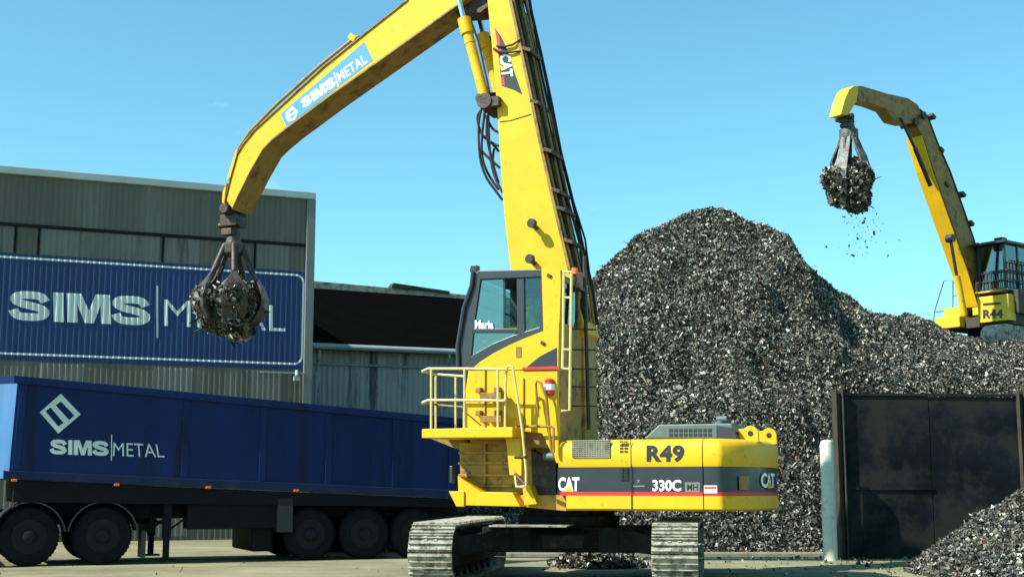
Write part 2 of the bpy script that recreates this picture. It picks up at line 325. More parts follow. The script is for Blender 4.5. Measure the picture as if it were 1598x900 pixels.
def heap(name, fn, x0, x1, y0, y1, step, dens, size, label, ymax_front=None):
    gx = np.arange(x0, x1, step); gy = np.arange(y0, y1, step); X, Y = np.meshgrid(gx, gy); Z = fn(X, Y)
    V = np.stack([X, Y, np.maximum(Z - .05, -.08)], -1).reshape(-1, 3); nx = len(gx); ny = len(gy)
    I, J = np.meshgrid(np.arange(nx - 1), np.arange(ny - 1)); a = (J * nx + I).ravel(); Q = np.stack([a, a + 1, a + nx + 1, a + nx], 1)
    keep = (V[Q][:, :, 2].max(1) > -.06); Q = Q[keep]
    n = int((x1 - x0) * (y1 - y0) * dens); px = RNG.uniform(x0, x1, n); py = RNG.uniform(y0, y1, n)
    if ymax_front is not None:
        w = np.clip(1.25 - (py - y0) / (ymax_front - y0), .25, 1) * np.where(px > 16.8, .3, 1); k_ = RNG.uniform(0, 1, n) < w; px, py = px[k_], py[k_]
    pz = fn(px, py); k_ = pz > .0; px, py, pz = px[k_], py[k_], pz[k_]
    c = np.stack([px, py, pz + RNG.uniform(-.03, .07, len(px))], 1)
    o = scrap_mesh(name, c, size, (V, Q)); return tag(o, label, 'scrap heap', kind='stuff')
heap('scrap_heap', H, -4.6, 22, 27.3, 52, .14, 3000, .050, 'towering grey heap of shredded metal scrap behind the excavator', 47)
def H2(x, y):
    r = np.hypot((x - 9.6), (y - 22.6) * .9); h = 1.86 - r * .63
    return h + np.clip(h + .3, 0, 1) * (.16 * vnoise(x, y, 1.1, 11) + .09 * vnoise(x, y, .4, 12))
heap('scrap_heap', H2, 5.4, 14, 18.4, 27.0, .12, 3800, .044, 'low sunlit mound of pale shredded scrap at the lower right, in front of the dark steel wall')
def H3(x, y):
    r = np.hypot((x - 1.55), (y - 24.6)); h = .48 - r * .55
    return h + np.clip(h + .3, 0, 1) * .06 * vnoise(x, y, .4, 21)
heap('scrap_heap', H3, .5, 2.7, 23.6, 25.6, .08, 2200, .05, 'small pile of wiry scrap on the ground beneath the excavator')
# loose chips around the yard
n = 16000; cx = RNG.uniform(-14, 13, n); cy = RNG.uniform(18, 30, n)
near = np.exp(-np.abs(cy - 27.3) / .55) * (cx > 4.6) * .9 + .9 * np.exp(-np.hypot(cx - 7.5, (cy - 24.2)) / 1.3) + .010
k_ = RNG.uniform(0, 1, n) < near; c = np.stack([cx[k_], cy[k_], np.full(k_.sum(), .015)], 1)
tag(scrap_mesh('loose_scrap', c, .045), 'loose chips of metal strewn over the yard floor', 'scrap', kind='stuff')

# ---------------------------------------------------------------- main shed with painted sign
PX4 = .15
def corr(x, pitch=PX4, amp=.010):
    t = (x / pitch) % 1.0
    return amp * (1 if t < .3 else (1 - (t - .3) / .2) if t < .5 else 0 if t < .8 else (t - .8) / .2)
def corrx(x0, x1, pitch=PX4):
    out = [x0, x1]; i0 = math.floor(x0 / pitch) - 1; i1 = math.ceil(x1 / pitch) + 1
    for i in range(i0, i1):
        for t in (0, .3, .5, .8):
            q = (i + t) * pitch
            if x0 + 1e-4 < q < x1 - 1e-4: out.append(q)
    return sorted(out)
def corr_sheet(x0, x1, z0, z1, y0, pitch=PX4, amp=.010):
    X = corrx(x0, x1, pitch); vs = []; m = MB()
    zf0 = z0 if callable(z0) else (lambda x: z0); zf1 = z1 if callable(z1) else (lambda x: z1)
    for x in X:
        y = y0 - corr(x, pitch, amp); vs += [(x, y, zf0(x)), (x, y, zf1(x))]
    return m.add(vs, [(2 * i, 2 * i + 2, 2 * i + 3, 2 * i + 1) for i in range(len(X) - 1)])
def wrap_on_corr(m, name, material, parent, off, pitch=PX4, amp=.010):
    """cut flat lettering at every fold of the sheet and lay it on the folds, so paint follows the cladding"""
    me = bpy.data.meshes.new(name); me.from_pydata([tuple(v) for v in m.v], [], m.f); bm = bmesh.new(); bm.from_mesh(me)
    xs_ = [v.co.x for v in bm.verts]
    for x in corrx(min(xs_), max(xs_), pitch)[1:-1]:
        bmesh.ops.bisect_plane(bm, geom=bm.verts[:] + bm.edges[:] + bm.faces[:], plane_co=(x, 0, 0), plane_no=(1, 0, 0), dist=1e-5)
    for v in bm.verts: v.co.y = off - corr(v.co.x, pitch, amp)
    bm.to_mesh(me); bm.free(); me.materials.append(material); o = bpy.data.objects.new(name, me); COL.objects.link(o); o.parent = parent; return o
q = P(491, 300, 38); B = Frame(q.x, q.y, 23)
shed = thing('corrugated_shed', B, 'tall grey corrugated shed with a big blue company sign painted on its wall', 'building')
zr = lambda py: B.w(488, py).z
ZT, ZF, ZG, ZS1, ZS0 = zr(301), zr(312), zr(383), zr(425), zr(577)
LX = -26
corr_sheet(LX, -.22, ZG + .03, ZF + .02, 0).build('upper_cladding', M['clad'], shed)
MB().bb(LX, -.22, -.035, .05, ZG - .05, ZG + .03).build('flashing_strip', M['truckblack'], shed)
corr_sheet(LX, -.22, ZS0 - .03, ZG - .05, .03).build('lower_cladding', M['clad'], shed)
corr_sheet(LX, -.22, 0, ZS0 - .03, .02, PX4, .010).build('base_cladding', M['clad'], shed)
# odd replacement sheets, darker lines between panels
for i, (a, b_, mm) in enumerate([(38, 60, 'trim'), (62, 128, 'flash2'), (252, 256, 'truckblack'), (130, 250, 'trim'), (372, 398, 'trim'), (398, 401, 'truckblack'), (60, 62, 'truckblack')]):
    pass
M['clad2'] = mat('paler_cladding', (.16, .155, .13), .7, .1, .2, .8, (.08, .075, .06), .4, 1.5, streak=True)
for a, b_ in ((4, 22), (62, 124), (150, 250), (256, 312), (398, 452)):
    xa = B.w(a, 370).x; xb = B.w(b_, 370).x
    corr_sheet(xa, xb, ZS1 + .02, ZG - .06, .018).build('replacement_sheet', M['clad2'], shed)
for a, b_ in ((60, 130), (240, 300), (380, 440)):
    xa = B.w(a, 580).x; xb = B.w(b_, 580).x
    corr_sheet(xa, xb, .1, ZS0 - .06, .008).build('replacement_sheet', M['clad2'], shed)
for a in (24, 61, 255, 399):
    xa = B.w(a, 370).x; MB().bb(xa - .03, xa + .03, -.012, .02, ZS1 + .02, ZG - .06).build('joint_strip', M['truckblack'], shed)
MB().bb(LX, .02, -.10, .12, ZF, ZT).build('roof_flashing', M['flash'], shed, .02)
MB().bb(-.22, .03, -.07, .10, 0, ZF - .003).build('corner_trim', M['trim'], shed, .015)
MB().bb(.0, .03, .1, 22, 0, ZF).bb(LX, .0, 21.9, 22, 0, ZF).bb(LX, LX + .03, .1, 21.9, 0, ZF).build('end_walls', M['clad'], shed)
MB().bb(LX, .05, .12, 22.1, ZF + .03, ZF + .1).build('roof', M['flash'], shed)
SX1 = B.w(480, 500).x
sg = corr_sheet(LX + 6, SX1, ZS0, ZS1, .012).build('painted_sign', M['signblue'], shed)
def zline(x): return 0
def inset_frame(x0, x1, z0, z1, rr, t):
    outp = [(x0, z1), (x1 - rr, z1)] + arcpts(x1 - rr, z1 - rr, rr, 90, 0, 6) + [(x1, z0 + rr)] + arcpts(x1 - rr, z0 + rr, rr, 0, -90, 6) + [(x0, z0)]
    inn = [(x0, z1 - t), (x1 - rr, z1 - t)] + arcpts(x1 - rr, z1 - rr, rr - t, 90, 0, 6) + [(x1 - t, z0 + rr)] + arcpts(x1 - rr, z0 + rr, rr - t, 0, -90, 6) + [(x0, z0 + t)]
    n = len(outp); m = MB()
    return m.add([(x, 0, z) for x, z in outp] + [(x, 0, z) for x, z in inn], [(i, i + 1, n + i + 1, n + i) for i in range(n - 1)])
zw1 = zr(429); zw0 = zr(570)
wrap_on_corr(inset_frame(LX + 6.2, B.w(474, 500).x, zw0, zw1, .26, .055), 'sign_border', M['decalgrey'], sg, .006)
wrap_on_corr(text(B, 'SIMS', [(15, 453), (233, 463), (236, 508), (15, 499)], 0, .055, 1.02), 'sign_lettering', M['decalgrey'], sg, .004)
wrap_on_corr(text(B, 'METAL', [(256, 467), (445, 477), (445, 517), (256, 508)], 0, -.004, 1.0), 'sign_lettering', M['decalgrey'], sg, .004)
wrap_on_corr(text(B, 'I', [(244, 446), (247, 446), (247, 527), (244, 527)], 0, 0), 'sign_bar', M['decalgrey'], sg, .004)
# bracket under the sign corner
b0 = B.w(462, 584, .1)
MB().bb(b0.x - 1.0, b0.x + .25, -.12, -.06, b0.z + .02, b0.z + .06).cyl((b0.x, -.2, b0.z - .05), (b0.x + .02, -.1, b0.z + .1), .05).box((b0.x, -.16, b0.z - .12), (.16, .14, .12)).build('wall_light_bracket', M['gutter'], shed)

# ---------------------------------------------------------------- lower shed behind
q = P(492, 540, 47); LS = Frame(q.x, q.y, 23)
low = thing('low_shed', LS, 'low shed with black roof, grey gutter and blue-grey walls beyond the tall shed', 'building')
g0 = LS.w(492, 540); zg = g0.z; LX1 = LS.w(860, 540).x
MB().tube([(-2, -.09, zg), (LX1, -.09, zg)], .10, 10).bb(-2, LX1, -.02, .02, zg - .10, zg + .12).build('gutter', M['gutter'], low)
corr_sheet(-2, LX1, 0, zg - .05, .45, .2, .03).build('wall', M['shedwall'], low)
MB().bb(-2, LX1, .0, .45, zg - .08, zg - .04).build('soffit', M['truckblack'], low)
MB().tube([(-2, .36, LS.w(600, 571, -.36).z), (LX1, .36, LS.w(600, 571, -.36).z)], .035, 8).build('conduit', M['gutter'], low)
RD = 3.6
tops = [LS.w(x, y, -RD) for x, y in ((430, 441), (495, 449), (722, 465), (870, 478))]
r_ = MB(); r_.add([(-3.2, 0, zg + .1)] + [(tops[1].x, 0, zg + .1), (tops[2].x, 0, zg + .1), (LX1 + .4, 0, zg + .1)] + [(-3.2, RD, tops[0].z)] + [tuple(tops[1]), tuple(tops[2]), (LX1 + .4, RD, tops[3].z)], [(0, 1, 5, 4), (1, 2, 6, 5), (2, 3, 7, 6)])
ro = r_.build('roof', M['shedroof'], low)
sm_ = ro.modifiers.new('thickness', 'SOLIDIFY'); sm_.thickness = .06; sm_.offset = -1
def ridge_band(a, b, t0, t1, y, nm, mm):
    pa, pb = LS.w(a[0], a[1], -y), LS.w(b[0], b[1], -y)
    pc, pd = LS.w(b[0], b[1] + t1, -y), LS.w(a[0], a[1] + t0, -y)
    return MB().ext([(pa.x, pa.z), (pb.x, pb.z), (pc.x, pc.z), (pd.x, pd.z)], y, y + .5).build(nm, mm, ro)
ridge_band((420, 432), (860, 472), 18, 13, RD - .04, 'ridge_cap', M['ridge'])
for (a, b) in (((612, 444), (700, 457)), ((610, 447), (652, 451))):
    pa, pb = LS.w(*a, -RD), LS.w(*b, -RD)
    MB().box(((pa.x + pb.x) / 2, RD + .1, (pa.z + pb.z) / 2), ((pb - pa).length, .5, .10), Matrix.Rotation(-math.atan2(pb.z - pa.z, pb.x - pa.x), 3, 'Y')).build('lifted_roof_sheet', M['wallpost'], ro)
for x_, y1 in ((498, 560), (701, 580)):
    p0 = LS.w(x_, 546, .05); p1 = LS.w(x_ - 12, y1, -.3)
    MB().tube([(p0.x, -.06, p0.z), (p0.x, -.06, p0.z - .3), (p1.x if x_ > 600 else p0.x, .3, p0.z - .75), (p1.x if x_ > 600 else p0.x, .3, 0.1)], .05, 8).build('downpipe', M['gutter'], low)
MB().bb(-2, LX1, .5, 9, 0, .05).bb(LX1 - .05, LX1, .5, RD, .05, zg).build('rear_structure', M['shedwall'], low)

# ---------------------------------------------------------------- steel bay wall, post, bollard
q = P(1311, 640, 27.1); W = Frame(q.x, q.y, 5)
sw = thing('steel_bay_wall', W, 'dark stained steel plate wall holding back the scrap heap on the right', 'wall')
zt = W.w(1311, 617).z; x1 = W.w(1450, 640).x; x2 = W.w(1588, 640).x; x3 = W.w(1760, 640).x
MB().bb(.0, x1 - .005, 0, .08, 0, zt).build('steel_plate', M['steelwall'], sw, .01)
MB().bb(x1 + .005, x2, .005, .085, 0, zt - .01).build('steel_plate', M['steelwall'], sw, .01)
MB().bb(x2 + .1, x3, 0, .08, 0, zt).build('steel_plate', M['steelwall'], sw, .01)
MB().bb(.0, x1, -.03, -.003, 1.35, 1.42).bb(-.02, x3, -.03, .12, zt + .003, zt + .05).build('stiffener', M['steelwall'], sw)
for x_, wd in ((-.1, .14), (x2, .14), (x3, .14)):
    MB().bb(x_ - .02, x_ + .0, -.12, .16, 0, zt + .12).bb(x_, x_ + wd - .02, .0, .04, 0, zt + .12).bb(x_ + wd - .02, x_ + wd, -.12, .16, 0, zt + .12).build('post', M['wallpost'], sw, .005)
pp = P(1296, 868, 26.6); PF = Frame(pp.x, pp.y, 0)
zb = P(1294, 686, 26.6).z
bl = MB(); pr = [(0, .145), (.05, .14), (zb * .5, .136), (zb - .10, .134), (zb - .03, .115), (zb, .06)]
bl.lathe((0, 0, 0), (0, 0, 1), pr, 24)
o = bl.build('bollard', M['bollard'], None, smooth=True); o.location = (pp.x, pp.y, 0); tag(o, 'tall white painted round post standing at the left end of the dark steel wall', 'post')

# ---------------------------------------------------------------- truck and trailer
T = Frame(-7.58, 24.9, 23.5)
def wheel(Fr, x, y, r, parent, name='wheel', width=.28, dual=False, mt='tyre', side=-1):
    """side -1: outer face towards the camera side"""
    s = side; t = MB()
    prof = [(.12, r * .58), (.02, r * .585), (0, r * .62), (.015, r * .70), (.03, r * .86), (.05, r * .955), (.09, r), (width - .07, r), (width - .02, r * .95), (width, r * .7), (width, r * .4)]
    t.lathe((x, y, r), (0, -s, 0), prof, 36, caps=False)
    if dual: t.lathe((x, y - s * (width + .05), r), (0, -s, 0), prof, 36)
    for i in range(44):
        a = 2 * PI * i / 44; t.box((x + math.cos(a) * (r - .003), y - s * width / 2, r + math.sin(a) * (r - .003)), (.045, width * .78, .012), Matrix.Rotation(-a + PI / 2, 3, 'Y'))
    w_ = t.build('tyre' if name != 'wheel' else 'wheel', M[mt], parent, smooth=True)
    rm = MB(); rm.lathe((x, y, r), (0, -s, 0), [(.02, r * .60), (.045, r * .56), (.10, r * .50), (.11, r * .33), (.055, r * .30), (.03, r * .26), (-.03, r * .22), (-.045, r * .17)], 32)
    for i in range(10):
        a = 2 * PI * i / 10; rm.cyl((x + math.cos(a) * r * .40, y - s * .11, r + math.sin(a) * r * .40), (x + math.cos(a) * r * .40, y - s * .045, r + math.sin(a) * r * .40), .018, 8)
    rm.build('rim', M['rim'], w_, smooth=True)
    hole = MB()
    for i in range(8):
        a = 2 * PI * (i + .5) / 8; hole.cyl((x + math.cos(a) * r * .45, y - s * .085, r + math.sin(a) * r * .45), (x + math.cos(a) * r * .45, y - s * .06, r + math.sin(a) * r * .45), .035, 8)
    hole.build('hub_holes', M['ink'], w_)
    return w_
tr = thing('tipper_trailer', T, 'long dark blue tipper trailer with company lettering parked behind the yellow excavator', 'trailer')
TW = 2.45
A0 = T.w(28, 588); A1 = T.w(730, 655); A2 = T.w(730, 776); A3 = T.w(13, 746)
def zt_top(x): return A0.z + (A1.z - A0.z) * (x - A0.x) / (A1.x - A0.x)
def zt_bot(x): return A3.z + (A2.z - A3.z) * (x - A3.x) / (A2.x - A3.x)
# body: open tub, side plates slightly recessed between frame members
ch = .75; fx0 = min(A0.x, A3.x)
tub = MB()
tub.add([(A0.x, 0, A0.z), (A1.x, 0, A1.z), (A2.x, 0, A2.z), (A3.x, 0, A3.z),
         (A0.x, TW, A0.z), (A1.x, TW, A1.z), (A2.x, TW, A2.z), (A3.x, TW, A3.z),
         (A0.x - ch, .95, A0.z + .02), (A3.x - ch, .95, A3.z), (A0.x - ch, TW - .95, A0.z + .02), (A3.x - ch, TW - .95, A3.z)],
        [(0, 3, 2, 1), (4, 5, 6, 7), (1, 2, 6, 5), (3, 9, 11, 7, 6, 2)])
M['sunlit_blue'] = mat('sunlit_blue_paint', (.040, .135, .29), .5, 0, .3, 1.5, (.10, .14, .18), .4, 3, streak=True)  # paler blue paints the sunlight into the trailer's front panel
MB().add([tub.v[i] for i in (0, 8, 9, 3, 10, 11, 4, 7)], [(0, 1, 2, 3), (1, 4, 5, 2), (4, 6, 7, 5)]).build('front_panel', M['sunlit_blue'], tr)
tb = tub.build('tub', M['navy'], tr)
md = tb.modifiers.new('plate', 'SOLIDIFY'); md.thickness = .05; md.offset = -1
def side_rail(py_off0, py_off1, th, base, nm, m_='navyrail'):
    f_ = base; return MB().prism([(A3.x, -th, f_(A3.x) + py_off0), (A3.x, -th, f_(A3.x) + py_off1), (A3.x, -.002, f_(A3.x) + py_off1), (A3.x, -.002, f_(A3.x) + py_off0)],
                                 [(A2.x, -th, f_(A2.x) + py_off0), (A2.x, -th, f_(A2.x) + py_off1), (A2.x, -.002, f_(A2.x) + py_off1), (A2.x, -.002, f_(A2.x) + py_off0)]).build(nm, M[m_], tr, .008)
side_rail(-.12, .02, .06, zt_top, 'top_rail', 'navy')
side_rail(-.02, .14, .05, zt_bot, 'bottom_rail')
for px_ in (27, 284, 405, 508, 612, 700):
    x_ = T.w(px_, 690).x; lean = 0 if px_ > 30 else (A0.x - A3.x)
    x_ = x_ if px_ > 30 else A3.x + .05
    a_ = [(x_, -.022, zt_bot(x_) + .142), (x_ + .13, -.022, zt_bot(x_) + .142), (x_ + .13, -.002, zt_bot(x_) + .142), (x_, -.002, zt_bot(x_) + .142)]
    b_ = [(x + lean, y, zt_top(x) - .122) for x, y, z in a_]
    MB().prism(a_, b_).build('side_post', M['navy'], tr, .008)
MB().prism([(A0.x - ch - .02, .9, A0.z + .03), (A0.x - ch - .02, TW - .9, A0.z + .03), (A0.x - ch + .08, TW - .9, A0.z + .03), (A0.x - ch + .08, .9, A0.z + .03)], [(A0.x - ch - .02, .9, A0.z - .10), (A0.x - ch - .02, TW - .9, A0.z - .10), (A0.x - ch + .08, TW - .9, A0.z - .10), (A0.x - ch + .08, .9, A0.z - .10)]).build('front_rail', M['navy'], tr)
MB().prism([(A0.x, -.03, A0.z + .03), (A0.x - ch, .92, A0.z + .05), (A0.x - ch, .98, A0.z + .05), (A0.x, .04, A0.z + .03)], [(A0.x, -.03, A0.z - .10), (A0.x - ch, .92, A0.z - .09), (A0.x - ch, .98, A0.z - .09), (A0.x, .04, A0.z - .10)]).build('front_rail', M['navy'], tr)
MB().prism([(A3.x + .7, -.06, A3.z + .0), (A3.x - .08, -.06, A3.z - .02), (A3.x - .1, .5, A3.z - .02), (A3.x + .7, .5, A3.z)], [(A3.x + .7, -.06, A3.z + .02), (A3.x - .08, -.06, A3.z + .14), (A3.x - .1, .5, A3.z + .14), (A3.x + .7, .5, A3.z + .02)]).build('corner_gusset', M['navyrail'], tr)
# emblem and lettering
DIA = [(95, 614), (126, 646), (91, 676), (62, 643)]
flat(T, DIA, .004).build('emblem', M['decalgrey'], tb)
for bar in ([(71, 641), (79, 635.5), (99, 659), (91, 665)], [(87, 632), (95, 626), (116, 648), (108, 655)]):
    flat(T, bar, .007).build('emblem_bar', M['navy'], tb)
text(T, 'SIMS', [(79, 685), (169, 688), (170, 711), (78, 708)], .004, .055, 1.0).build('lettering', M['decalgrey'], tb)
text(T, 'METAL', [(177, 690), (253, 693), (257, 713), (176, 711)], .004, -.004, 1.0).build('lettering', M['decalgrey'], tb)
flat(T, [(173.5, 678), (175, 678), (174.5, 718), (173, 718)], .004).build('lettering_bar', M['decalgrey'], tb)
# running gear
xr = A2.x
MB().bb(A3.x + .3, xr, .55, .67, .82, 1.12).bb(A3.x + .3, xr, TW - .67, TW - .55, .82, 1.12).build('chassis_rails', M['truckblack'], tr, .01)
MB().prism([(A3.x + .1, .02, A3.z - .03), (A3.x + .1, TW - .02, A3.z - .03), (A3.x + .1, TW - .02, 1.14), (A3.x + .1, .02, 1.14)], [(xr, .02, A2.z - .03), (xr, TW - .02, A2.z - .03), (xr, TW - .02, 1.0), (xr, .02, 1.0)]).build('subframe', M['truckblack'], tr)
wx = [T.w(p_, 829, -.08).x for p_ in (485, 570, 648)]
for x_ in wx:
    wheel(T, x_, .08, .50, tr, width=.27, dual=False)
    wheel(T, x_, TW - .08, .50, tr, width=.27, side=1)
    MB().cyl((x_, .3, .5), (x_, TW - .3, .5), .07).build('axle', M['truckblack'], tr)
# front steering axle seen on far side
xf_ = T.w(420, 840, -1.9).x; 
MB().bb(T.w(434, 780).x, T.w(458, 780).x, .02, .4, .55, 1.2).build('mudflap', M['guard'], tr, .01)
tk = [T.w(p_, 790) for p_ in (295, 440)]
MB().bb(tk[0].x, tk[1].x, .12, .6, .62, 1.1).build('toolbox', M['truckblack'], tr, .02)
MB().bb(T.w(400, 790).x, T.w(434, 790).x, .3, TW - .3, .18, 1.1).build('suspension', M['truckblack'], tr, .05)
for y_, px_ in ((.12, 262), (TW - .3, 238)):
    x_ = T.w(px_, 800, -y_).x
    lg = MB().bb(x_ - .075, x_ + .075, y_, y_ + .15, .45, 1.15).bb(x_ - .055, x_ + .055, y_ + .02, y_ + .13, .08, .45).bb(x_ - .17, x_ + .17, y_ - .05, y_ + .2, .05, .085)
    lg.cyl((x_ + .05, y_ + .07, .62), (x_ + .75, y_ + .07, 1.12), .022, 8)
    lg.build('landing_leg', M['truckblack'], tr, .008)
MB().cyl((T.w(258, 800, 0).x, .2, .75), (T.w(258, 800, 0).x, TW - .2, .75), .03).build('leg_cross_shaft', M['truckblack'], tr)
for px_, py_ in ((22, 749), (182, 756), (325, 760), (462, 765)):
    p_ = T.w(px_, py_, .05); MB().box((p_.x, -.07, p_.z), (.10, .03, .045)).build('marker_light', M['amber'], tr, .008)

# prime mover drive end (its cab is past the left edge)
pm = thing('prime_mover', T, 'dusty dark blue prime mover whose drive wheels show under the front of the trailer', 'truck')
for px_ in (160, 45):
    x_ = T.w(px_, 834, -.1).x
    wheel(T, x_, .08, .525, pm, width=.27, dual=True); wheel(T, x_, TW - .08, .525, pm, width=.27, dual=True, side=1)
    MB().cyl((x_, .4, .525), (x_, TW - .4, .525), .11).build('axle', M['truckblack'], pm)
    gd = MB(); a0, a1 = (8, 172); ro_, ri_ = .63, .605
    o_ = arcpts(x_, .525, ro_, a0, a1, 20); i_ = arcpts(x_, .525, ri_, a0, a1, 20)
    for k2 in range(20):
        gd.ext([o_[k2], o_[k2 + 1], i_[k2 + 1], i_[k2]], .03, .65)
    gd.build('mudguard', M['guard'], pm, smooth=True)
xw = T.w(160, 834).x
MB().bb(xw - 6.2, xw + .95, .75, .85, .72, 1.0).bb(xw - 6.2, xw + .95, TW - .85, TW - .75, .72, 1.0).bb(xw + .9, xw + 1.0, .5, TW - .5, .55, .95).build('chassis_rails', M['truckblack'], pm, .01)
MB().bb(xw - 1.3, xw + .2, .6, TW - .6, 1.0, 1.12).build('fifth_wheel', M['dark'], pm, .02)
for i, dx in enumerate((.0, .14, .34, .5, .62)):
    MB().box((xw - .28 + dx, .33, 1.18 - .01 * i), (.10, .04, .06)).build('tail_light', M['amber' if i > 2 else 'rail'], pm, .008)
MB().bb(xw + .72, xw + .80, .15, .6, .12, .60).build('mudflap', M['ink'], pm)
cabx = xw - 4.3
MB().ext([(cabx, .75), (cabx, 2.55), (cabx - .9, 2.75), (cabx - 1.55, 2.6), (cabx - 1.85, 1.6), (cabx - 1.95, .6), (cabx - .3, .6)], .02, TW - .02).build('cab', M['navy'], pm, .06)
MB().ext([(cabx - .75, 1.6), (cabx - .75, 2.35), (cabx - 1.45, 2.4), (cabx - 1.68, 1.6)], .01, .018).build('cab_window', M['glass2'], pm)
MB().bb(cabx - 1.99, cabx - 1.85, .1, TW - .1, .4, .75).build('bumper', M['flash'], pm, .03)
wheel(T, cabx - .95, .08, .525, pm, width=.3); wheel(T, cabx - .95, TW - .08, .525, pm, width=.3, side=1)
MB().cyl((xw - 3.3, .2, .75), (xw - 2.2, .2, .75), .28, 20).build('fuel_tank', M['flash'], pm, smooth=True)

# ---------------------------------------------------------------- material handler excavator in front
E = Frame(.9, 21.6, -21)
U = Frame(.92, 21.6, -9)
ex = thing('excavator', E, 'big yellow tracked excavator with raised cab and long boom numbered R49', 'excavator')
UE = E.I @ U.M
NW = 1.55           # near side of the house
def zE(px, py, w=NW): return E.w(px, py, w).z
# --- undercarriage
def track(xc, parent, width=.64):
    rr, hl, zc = .40, 2.02, .455
    path = []; Ltot = 4 * hl + 2 * PI * rr; npad = 44
    def at(s):
        s = s % Ltot
        if s < 2 * hl: return (-hl + s, zc + rr, 0)
        s -= 2 * hl
        if s < PI * rr: a = s / rr; return (hl + rr * math.sin(a), zc + rr * math.cos(a), a)
        s -= PI * rr
        if s < 2 * hl: return (hl - s, zc - rr, PI)
        s -= 2 * hl; a = s / rr; return (-hl - rr * math.sin(a), zc - rr * math.cos(a), PI + a)
    fr = MB().bb(xc - .20, xc + .20, -hl, hl, .22, .74).ext([(0, 0)], 0, 0) if False else MB().bb(xc - .20, xc + .20, -hl, hl, .22, .72)
    fo = fr.xf(UE).build('track_frame', M['frame'], parent, .03)
    pads = MB(); pit = Ltot / npad
    for i in range(npad):
        y, z, a = at(i * pit); rot = Matrix.Rotation(-a, 3, 'X')
        pads.box((xc, y, z), (width, pit * .93, .026), rot)
        for d_ in (-.36, 0, .36):
            off = rot @ Vector((0, d_ * pit, .028)); pads.box((xc + off.x, y + off.y, z + off.z), (width, .014, .038), rot)
        for sx in (-.09, .09):
            off = rot @ Vector((sx, .0, -.045)); pads.box((xc + off.x, y + off.y, z + off.z), (.05, pit * .97, .07), rot)
            for sy in (-.25, .25):
                off = rot @ Vector((sx * .8, sy * pit, .016)); pads.box((xc + off.x, y + off.y, z + off.z), (.05, .03, .02), rot)
    pads.xf(UE).build('track_chain', M['trackpad'], fo, .004, seg=1)
    for yy, r_ in ((-hl, .37), (hl, .37)):
        m = MB().lathe((xc - .07, yy, zc), (1, 0, 0), [(0, r_ * .96), (.02, r_), (.12, r_), (.14, r_ * .96)], 24).lathe((xc - .2, yy, zc), (1, 0, 0), [(0, .2), (.4, .2)], 16)
        m.xf(UE).build('sprocket', M['frame'], fo, smooth=True)
    for i in range(7): MB().cyl((xc - .16, -1.6 + i * 3.2 / 6, .17), (xc + .16, -1.6 + i * 3.2 / 6, .17), .11).xf(UE).build('roller', M['frame'], fo, smooth=True)
    for i in (-1, 1): MB().cyl((xc - .1, i * .8, .78), (xc + .1, i * .8, .78), .07).xf(UE).build('roller', M['frame'], fo, smooth=True)
G = 1.73
tl = E.local; 
track(-G, ex); track(G, ex)
cb = MB().bb(-1.28, 1.28, -.75, .75, .42, .80)
cb.prism([(-.55, -.7, .44), (.55, -.7, .44), (.55, -.7, .78), (-.55, -.7, .78)], [(-.3, -1.1, .5), (.3, -1.1, .5), (.3, -1.1, .7), (-.3, -1.1, .7)])
for sx in (-1, 1):
    for sy in (-1, 1):
        a = [(sx * .8, sy * .25, .46), (sx * .8, sy * .75, .46), (sx * .8, sy * .75, .80), (sx * .8, sy * .25, .80)]
        b = [(sx * 1.62, sy * 1.0, .40), (sx * 1.62, sy * 1.5, .40), (sx * 1.62, sy * 1.5, .66), (sx * 1.62, sy * 1.0, .66)]
        cb.prism(a, b)
cb.xf(UE).build('carbody', M['frame'], ex, .02)
MB().bb(-1.0, .15, -1.75, -.8, .83, .85).xf(UE).build('step_plate', M['trackpad'], ex)
MB().lathe((0, 0, .80), (0, 0, 1), [(0, .78), (.03, .80), (.16, .80), (.17, .72), (.30, .72)], 48).build('slew_ring', M['frame'], ex, smooth=True)

# --- house: layered body with rounded tail
Z0, Z1, Z1b, Z2, Z3 = zE(1050, 797), zE(1050, 773), zE(1050, 767), zE(1050, 728), zE(1050, 684)
sFront = E.w(872, 740, NW).x; sSeam = E.w(1097, 740, NW).x; sCor = E.w(1124, 740, NW).x
def plan(s0, tail, inset=0.0, seam=None):
    """outline of house from s0 to the tail, rounded"""
    w_ = NW - inset; pts = []
    if tail:
        k = w_ / NW; sc = sCor - inset
        c0 = [(-.05, -1.55), (.0, -1.545), (.03, -1.52), (.22, -1.28), (.36, -.95), (.45, -.5), (.48, 0)]
        c0 = [(sc + x, y * k) for x, y in c0]
        return [(s0, -w_)] + c0 + [(x, -y) for x, y in reversed(c0[:-1])] + [(s0, w_)]
    return [(s0, -w_), (seam, -w_), (seam, w_), (s0, w_)]
def layers(prof, s0, tail, seam=None):
    m = MB(); rings = []
    for z, ins in prof: rings.append([(x, y, z) for x, y in plan(s0, tail, ins, seam)])
    n = len(rings[0]); vs = [v for r in rings for v in r]
    fs = [(i * n + j, i * n + (j + 1) % n, (i + 1) * n + (j + 1) % n, (i + 1) * n + j) for i in range(len(rings) - 1) for j in range(n)]
    fs += [tuple(range(n)), tuple(range((len(rings) - 1) * n, len(rings) * n))]
    return m.add(vs, fs)
lowp = [(Z0, .05), (Z0 + .03, .0), (Z1 - .002, 0)]
upp = [(Z2 + .002, 0), (Z2 + .05, -.012), (Z3 - .12, -.012), (Z3 - .05, .02), (Z3 - .015, .07), (Z3, .14)]
gap = .008
lb = layers(lowp, E.w(884, 785, NW).x, False, sSeam - gap).build('lower_skirt', M['yellow'], ex, smooth=True)
